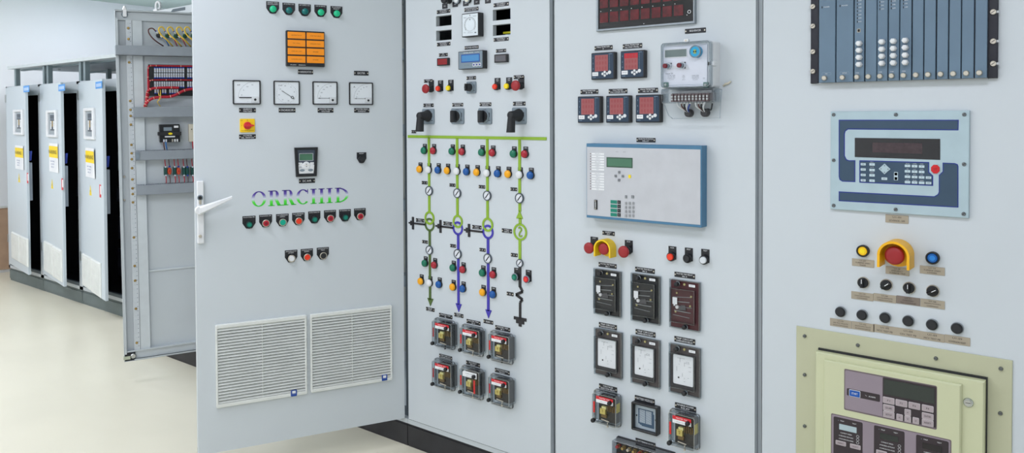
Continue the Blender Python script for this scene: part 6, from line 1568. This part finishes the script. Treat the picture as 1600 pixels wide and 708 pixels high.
# tiny captions above the keys
b = MB(o)
for X, Y, s in ((293, 330, 'DISPLAY'), (293, 358, 'DATA POINT'), (293, 389, 'MAINT'), (489, 338, 'AUTO'), (528, 339, 'LOCAL'), (567, 341, 'RAISE'), (489, 368, 'OFF'), (528, 369, 'PART'), (567, 371, 'LOWER'), (489, 398, 'FSNL'), (528, 399, 'BASE'), (567, 401, 'PEAK'), (489, 429, 'KVAR'), (528, 431, 'MW SET'), (567, 432, 'CRANK')):
    q = Q(X, Y); b.text(s, q[0], q[1], .010, .0018, -OD-.0009, WHITE)
part('lettering', b, t)
def TAN4(px, py, w, h, *lines):
    nameplate(ROW, DOOR_T, px, py, w, h, lines, m=TAN, ink=INK, screws=False, org=OT)
TAN4(1401.5, 342.3, 36, 12.6, 'U1-01', 'GOVERNOR - HMI')
# ------------------------------------------------------------------ controls with tan tags
t, u, v = put('push_button', 'yellow ringed push button left of the large yellow shroud', 'push button', ROW, 1347.7, 392.5, .012, lambda: mb_button(mat('cap_yellow', (244, 196, 20), .35), r=.0155, ring=BLACK, inner=YELB, h=.013), 'by4')
t, u, v = put('push_button', 'blue ringed push button right of the large yellow shroud', 'push button', ROW, 1456.7, 403.5, .012, lambda: mb_button(mat('cap_blue', (8, 92, 172), .35), r=.0155, ring=BLACK, inner=mat('cap_blue_inner', (30, 130, 214), .35), h=.013), 'bb4')
shroud(ROW, 1397.6, 399.5, .045, .0415, .062, mat('shroud_yellow_deep', (248, 186, 10), .4), 'red emergency button inside a large yellow shroud above the selector knobs')
ordk = ['first', 'second', 'third', 'fourth', 'fifth', 'sixth']
for k, (x, y, r_) in enumerate(((1347.2, 442.7, 0), (1383.2, 446.2, radians(52)), (1419.1, 451, 0), (1456.2, 455.8, radians(58)))):
    t, u, v = put('selector_switch', 'black rotary selector, %s from the left of four, %s' % (ordk[k], 'its knob turned aside' if r_ else 'its knob upright'), 'switch', ROW, x, y, .015, lambda: mb_knob(.0145), 'knob4', 'four rotary selectors', rot=r_)
for k, (x, y) in enumerate(((1312.3, 488), (1346.1, 492.9), (1382.1, 497.2), (1418.3, 502.3), (1455.6, 508.2), (1494.8, 513.8))):
    t, u, v = put('push_button', 'black push button, %s from the left of six above the cream panel' % ordk[k], 'push button', ROW, x, y, .012, lambda: [('bezel', MB().cyl(0, 0, .0155, -.0005, -.008, mat('bezel_grey', (150, 156, 160), .3, .6), .001)), ('button_cap', MB().cyl(0, 0, .0142, -.007, -.014, BLACKM, .003))], 'bk4', 'row of six black push buttons')
for (x, y, w, h, L) in ((1348.5, 411, 34.6, 11.6, ('U1-07', 'TURBINE SPEED', 'RAISE')), (1402.2, 423.6, 37, 12, ('U1-SP', 'EMERGENCY', 'TURBINE TRIP')), (1456.7, 422.8, 39, 12.4, ('U1-10', 'TURBINE SPEED', 'LOWER')),
    (1347.4, 462.8, 34.5, 11.8, ('U1-12', 'SYNCHRONISING', 'COMMAND')), (1382.6, 466, 35.5, 12, ('U1-06', 'LOCAL/REMOTE', 'TURBINE/ON/STABLE')), (1457.2, 474.9, 38, 12.8, ('U1-08', 'FREQ/AUTO MODE', 'COMMAND')),
    (1313.6, 505.2, 33.5, 12, ('U1-01', '24V PLC FAULTS', 'ACKNOWLEDGE')), (1348.5, 510.3, 35.5, 12.2, ('U1-02', 'SHUTDOWN FAULTS', 'ACKNOWLEDGE')), (1382.6, 514.9, 36, 12.2, ('U1-05', 'MCC TEST PB')), (1419.1, 520.3, 37.5, 12.4, ('U1-04', 'OSV TEST PB')), (1456.7, 526.4, 38, 12.8, ('U1-03', 'MCV TEST PB')), (1495.9, 531.8, 40, 13, ('U1-09', 'GOVERNOR RESET'))):
    TAN4(x, y, w, h, *L)
nameplate(ROW, DOOR_T, 1419.1, 470, 37, 12.4, ('U1-11', 'OVERSPEED', 'TEST COMMAND'), m=mat('nameplate_tan_dark', (130, 118, 108), .4, .15), ink=INK, screws=False, org=OT)
# ------------------------------------------------------------------ cream turbine panel
c11 = crop(1230, 500, 3.403)
CRM = mat('cream_paint', (190, 192, 162), .45, var=.012, scale=4, bump=.1)
CRL = mat('cream_paint_light', (204, 208, 172), .42, var=.012, scale=4)
def Q11(X, Y, off=0.0): return ROW.P(*c11(X, Y), off)
a = Q11(50, 200)[0]; bx = Q11(1197, 450)[0]
z1 = (Q11(50, 32, .004)[1]+Q11(1197, 217, .004)[1])/2; z0 = .30
cx = (a+bx)/2; o = (cx, z0)
t = thing('turbine_panel', 'large cream turbine control panel with hinged door, cut off by the bottom edge', 'control panel', ROW, cx, z0)
part('outer_plate', MB(o).prism([(a, z0), (bx, z0), (bx, z1), (a, z1)], -.0005, -.004, CRM, .001), t)
for X, Y in ((92, 86), (375, 135), (790, 205), (1136, 260), (92, 292), (92, 565), (1133, 497)):
    q = Q11(X, Y, .006); part('screw', MB(o).cyl(*q, .0052, -.004, -.009, mat('screw_steel', (120, 124, 126), .35, .8), .0015, n=14).bar(q[0]-.003, q[1], q[0]+.003, q[1], .0012, -.009, -.0093, INK), t)
# surround, then the hinged door standing proud, then its raised field
da, db = Q11(150, 400, .03)[0], Q11(1050, 500, .03)[0]
dz1 = (Q11(150, 172, .03)[1]+Q11(1050, 323, .03)[1])/2
part('door_gasket', MB(o).box(da+.001, db+.003, -.010, -.004, z0+.03, dz1+.006, BLACKM), t)
DRR = part('panel_door', MB(o).prism([(da, z0+.04), (db, z0+.04), (db, dz1), (da, dz1)], -.008, -.032, CRL, .004), t)
ia, ib = Q11(193, 400, .042)[0], Q11(925, 500, .042)[0]; iz1 = (Q11(193, 213, .042)[1]+Q11(925, 345, .042)[1])/2
part('raised_field', MB(o).prism([(ia, z0+.06), (ib, z0+.06), (ib, iz1), (ia, iz1)], -.031, -.042, CRL, .004), DRR)
q = Q11(962, 441, .036)
part('key_lock', MB(o).cyl(*q, .0125, -.031, -.036, CHROME, .002).cyl(*q, .0088, -.036, -.039, STEEL, .001).bar(q[0]-.006, q[1]-.0005, q[0]+.006, q[1]+.0005, .0015, -.039, -.0393, INK), DRR)
OFD = .042
LAV = mat('lavender_field', (146, 134, 144), .45, var=.03); LAVR = mat('lavender_rim', (112, 100, 104), .5); DKB = mat('keypad_dark', (48, 38, 44), .45)
def slab(X0, Y0a, Y0b, X1, Y1a, Y1b, off, th, m_, r_=.004, ch=.0003, c=c11):
    u0, u1, w0, w1 = quad_px(ROW, *c(X0, Y0a), c(X0, Y0b)[1], *c(X1, Y1a), c(X1, Y1b)[1], off)
    return u0, u1, w0, w1, MB(o).prism(rrect(u1-u0, w1-w0, r_, (u0+u1)/2, (w0+w1)/2), -off+.0004, -off-th, m_, ch)
y_ = OFD
u0, u1, w0, w1, b = slab(303, 260, 480, 796, 350, 582, y_, .0006, LAVR); part('display_rim', b, DRR)
u0, u1, w0, w1, b = slab(308, 268, 472, 790, 356, 574, y_, .0012, LAV); part('display_field', b, DRR)
u0, u1, w0, w1, b = slab(508, 308, 512, 792, 352, 574, y_, .0018, DKB, .003); part('keypad_field', b, DRR)
u0, u1, w0, w1, b = slab(514, 316, 398, 784, 362, 442, y_, .0024, mat('display_olive_dark', (46, 54, 50), .2), .001); part('display', b, DRR)
u0, u1, w0, w1, b = slab(318, 363, 402, 494, 396, 434, y_, .0018, DKB, .003); part('start_strip', b, DRR)
KL = mat('key_rose', (172, 160, 164), .45); KR = mat('key_rim_pale', (206, 200, 202), .45)
def key11(X, Y, w, h, s, m_=KL, rim_=KR, ink=INK, c=c11):
    q = ROW.P(*c(X, Y), y_); W_, H_ = ROW.sz(*c(X, Y), w/3.403, h/3.403, y_)
    b = MB(o); b.prism(rrect(W_, H_, .0022, *q), -y_-.0015, -y_-.0028, rim_, .0004); b.prism(rrect(W_-.0022, H_-.0022, .0015, *q), -y_-.0028, -y_-.0031, m_)
    if s: b.text(s, q[0], q[1], W_*.55*(1 if len(s) > 3 else .45), H_*.28, -y_-.0034, ink)
    part('key', b, DRR)
key11(360, 391, 60, 36, 'START', mat('key_start_blue', (0, 82, 170), .4), WHITE, WHITE)
for X, Y, s in ((541, 428, 'F1'), (608, 442, 'F2'), (677, 456, 'F3'), (748, 470, 'F4')): key11(X, Y, 62, 34, s)
for X, Y, w, s in ((541, 468, 60, 'ESCAPE'), (541, 503, 60, 'SETUP'), (642, 491, 34, '^'), (599, 517, 34, '<'), (642, 526, 34, 'v'), (685, 535, 34, '>'), (748, 512, 62, 'ENTER'), (748, 547, 62, 'RESET')): key11(X, Y, w, 34, s)
q = Q11(452, 409, y_); part('lettering', MB(o).text('ALARMS', q[0], q[1], .018, .0038, -y_-.0022, WHITE).bar(q[0]-.018, q[1]+.002, q[0]-.014, q[1]-.001, .0006, -y_-.0022, -y_-.0024, WHITE), DRR)
# lower field with three instruments (cut by the bottom edge)
g0, g1 = Q11(233, 600, y_)[0], Q11(873, 680, y_)[0]; gz = (Q11(233, 494, y_)[1]+Q11(873, 640, y_)[1])/2
part('lower_rim', MB(o).prism(rrect(g1-g0, .26, .004, (g0+g1)/2, gz-.13), -y_+.0004, -y_-.0006, LAVR, .0003), DRR)
part('lower_field', MB(o).prism(rrect(g1-g0-.005, .255, .004, (g0+g1)/2, gz-.13), -y_, -y_-.0012, LAV, .0003), DRR)
SCR = (mat('screen_pale', (176, 196, 202), .3), mat('screen_dark_green', (40, 46, 44), .25), mat('screen_black', (28, 24, 28), .25))
for k, (X0, X1, Ya, Yb) in enumerate(((247, 401, 512, 545), (462, 624, 560, 592), (686, 859, 610, 645))):
    u0, u1 = ROW.P(*c11(X0, 640), y_)[0], ROW.P(*c11(X1, 660), y_)[0]; zt_ = (Q11(X0, Ya, y_)[1]+Q11(X1, Yb, y_)[1])/2; W_ = u1-u0
    m = part('instrument', MB(o).prism(rrect(W_, .24, .004, (u0+u1)/2, zt_-.12), -y_, -y_-.002, DKB, .0003), DRR)
    part('screen', MB(o).prism(rrect(W_*.60, .0165, .001, (u0+u1)/2-W_*.0, zt_-.026), -y_-.0018, -y_-.0026, SCR[k]), m)
    b = MB(o); yy = -y_-.0022
    b.text('TRIP', u0+W_*.30, zt_-.0085, W_*.14, .003, yy, WHITE).text('TEST', u0+W_*.72, zt_-.0085, W_*.14, .003, yy, WHITE).cyl(u0+W_*.17, zt_-.0085, .0014, yy, yy-.0004, MINK, n=8)
    for i, s in enumerate(('CURRENT SPEED', 'OVERSPEED SETPOINT', 'CONFIGURATION MODE')):
        b.text(s, u0+W_*.44, zt_-.043-.009*i, W_*(.4+.1*(i > 0)), .0032, yy, WHITE); b.ringp(circ(.0038, u0+W_*.84, zt_-.043-.009*i, 14), circ(.0032, u0+W_*.84, zt_-.043-.009*i, 14), yy+.0002, yy-.0002, WHITE)
    part('lettering', b, m)
    for i, s in enumerate(('RESET', 'SELECT')):
        b = MB(o); b.prism(rrect(W_*.36, .0125, .002, u0+W_*(.26+.5*i), zt_-.074), yy+.0004, yy-.001, KR, .0003); b.prism(rrect(W_*.34, .0105, .0015, u0+W_*(.26+.5*i), zt_-.074), yy-.001, yy-.0013, KL); b.text(s, u0+W_*(.26+.5*i), zt_-.074, W_*.2, .0035, yy-.0016, INK); part('key', b, m)
# ------------------------------------------------------------------ light and colour
w = bpy.data.worlds.new('world'); scn.world = w; w.use_nodes = True
w.node_tree.nodes['Background'].inputs[0].default_value = (.75, .85, .9, 1); w.node_tree.nodes['Background'].inputs[1].default_value = 0.3
vs = scn.view_settings
vs.view_transform = 'Standard'; vs.look = 'None'; vs.gamma = 1; vs.use_curve_mapping = False; vs.exposure = 0.0
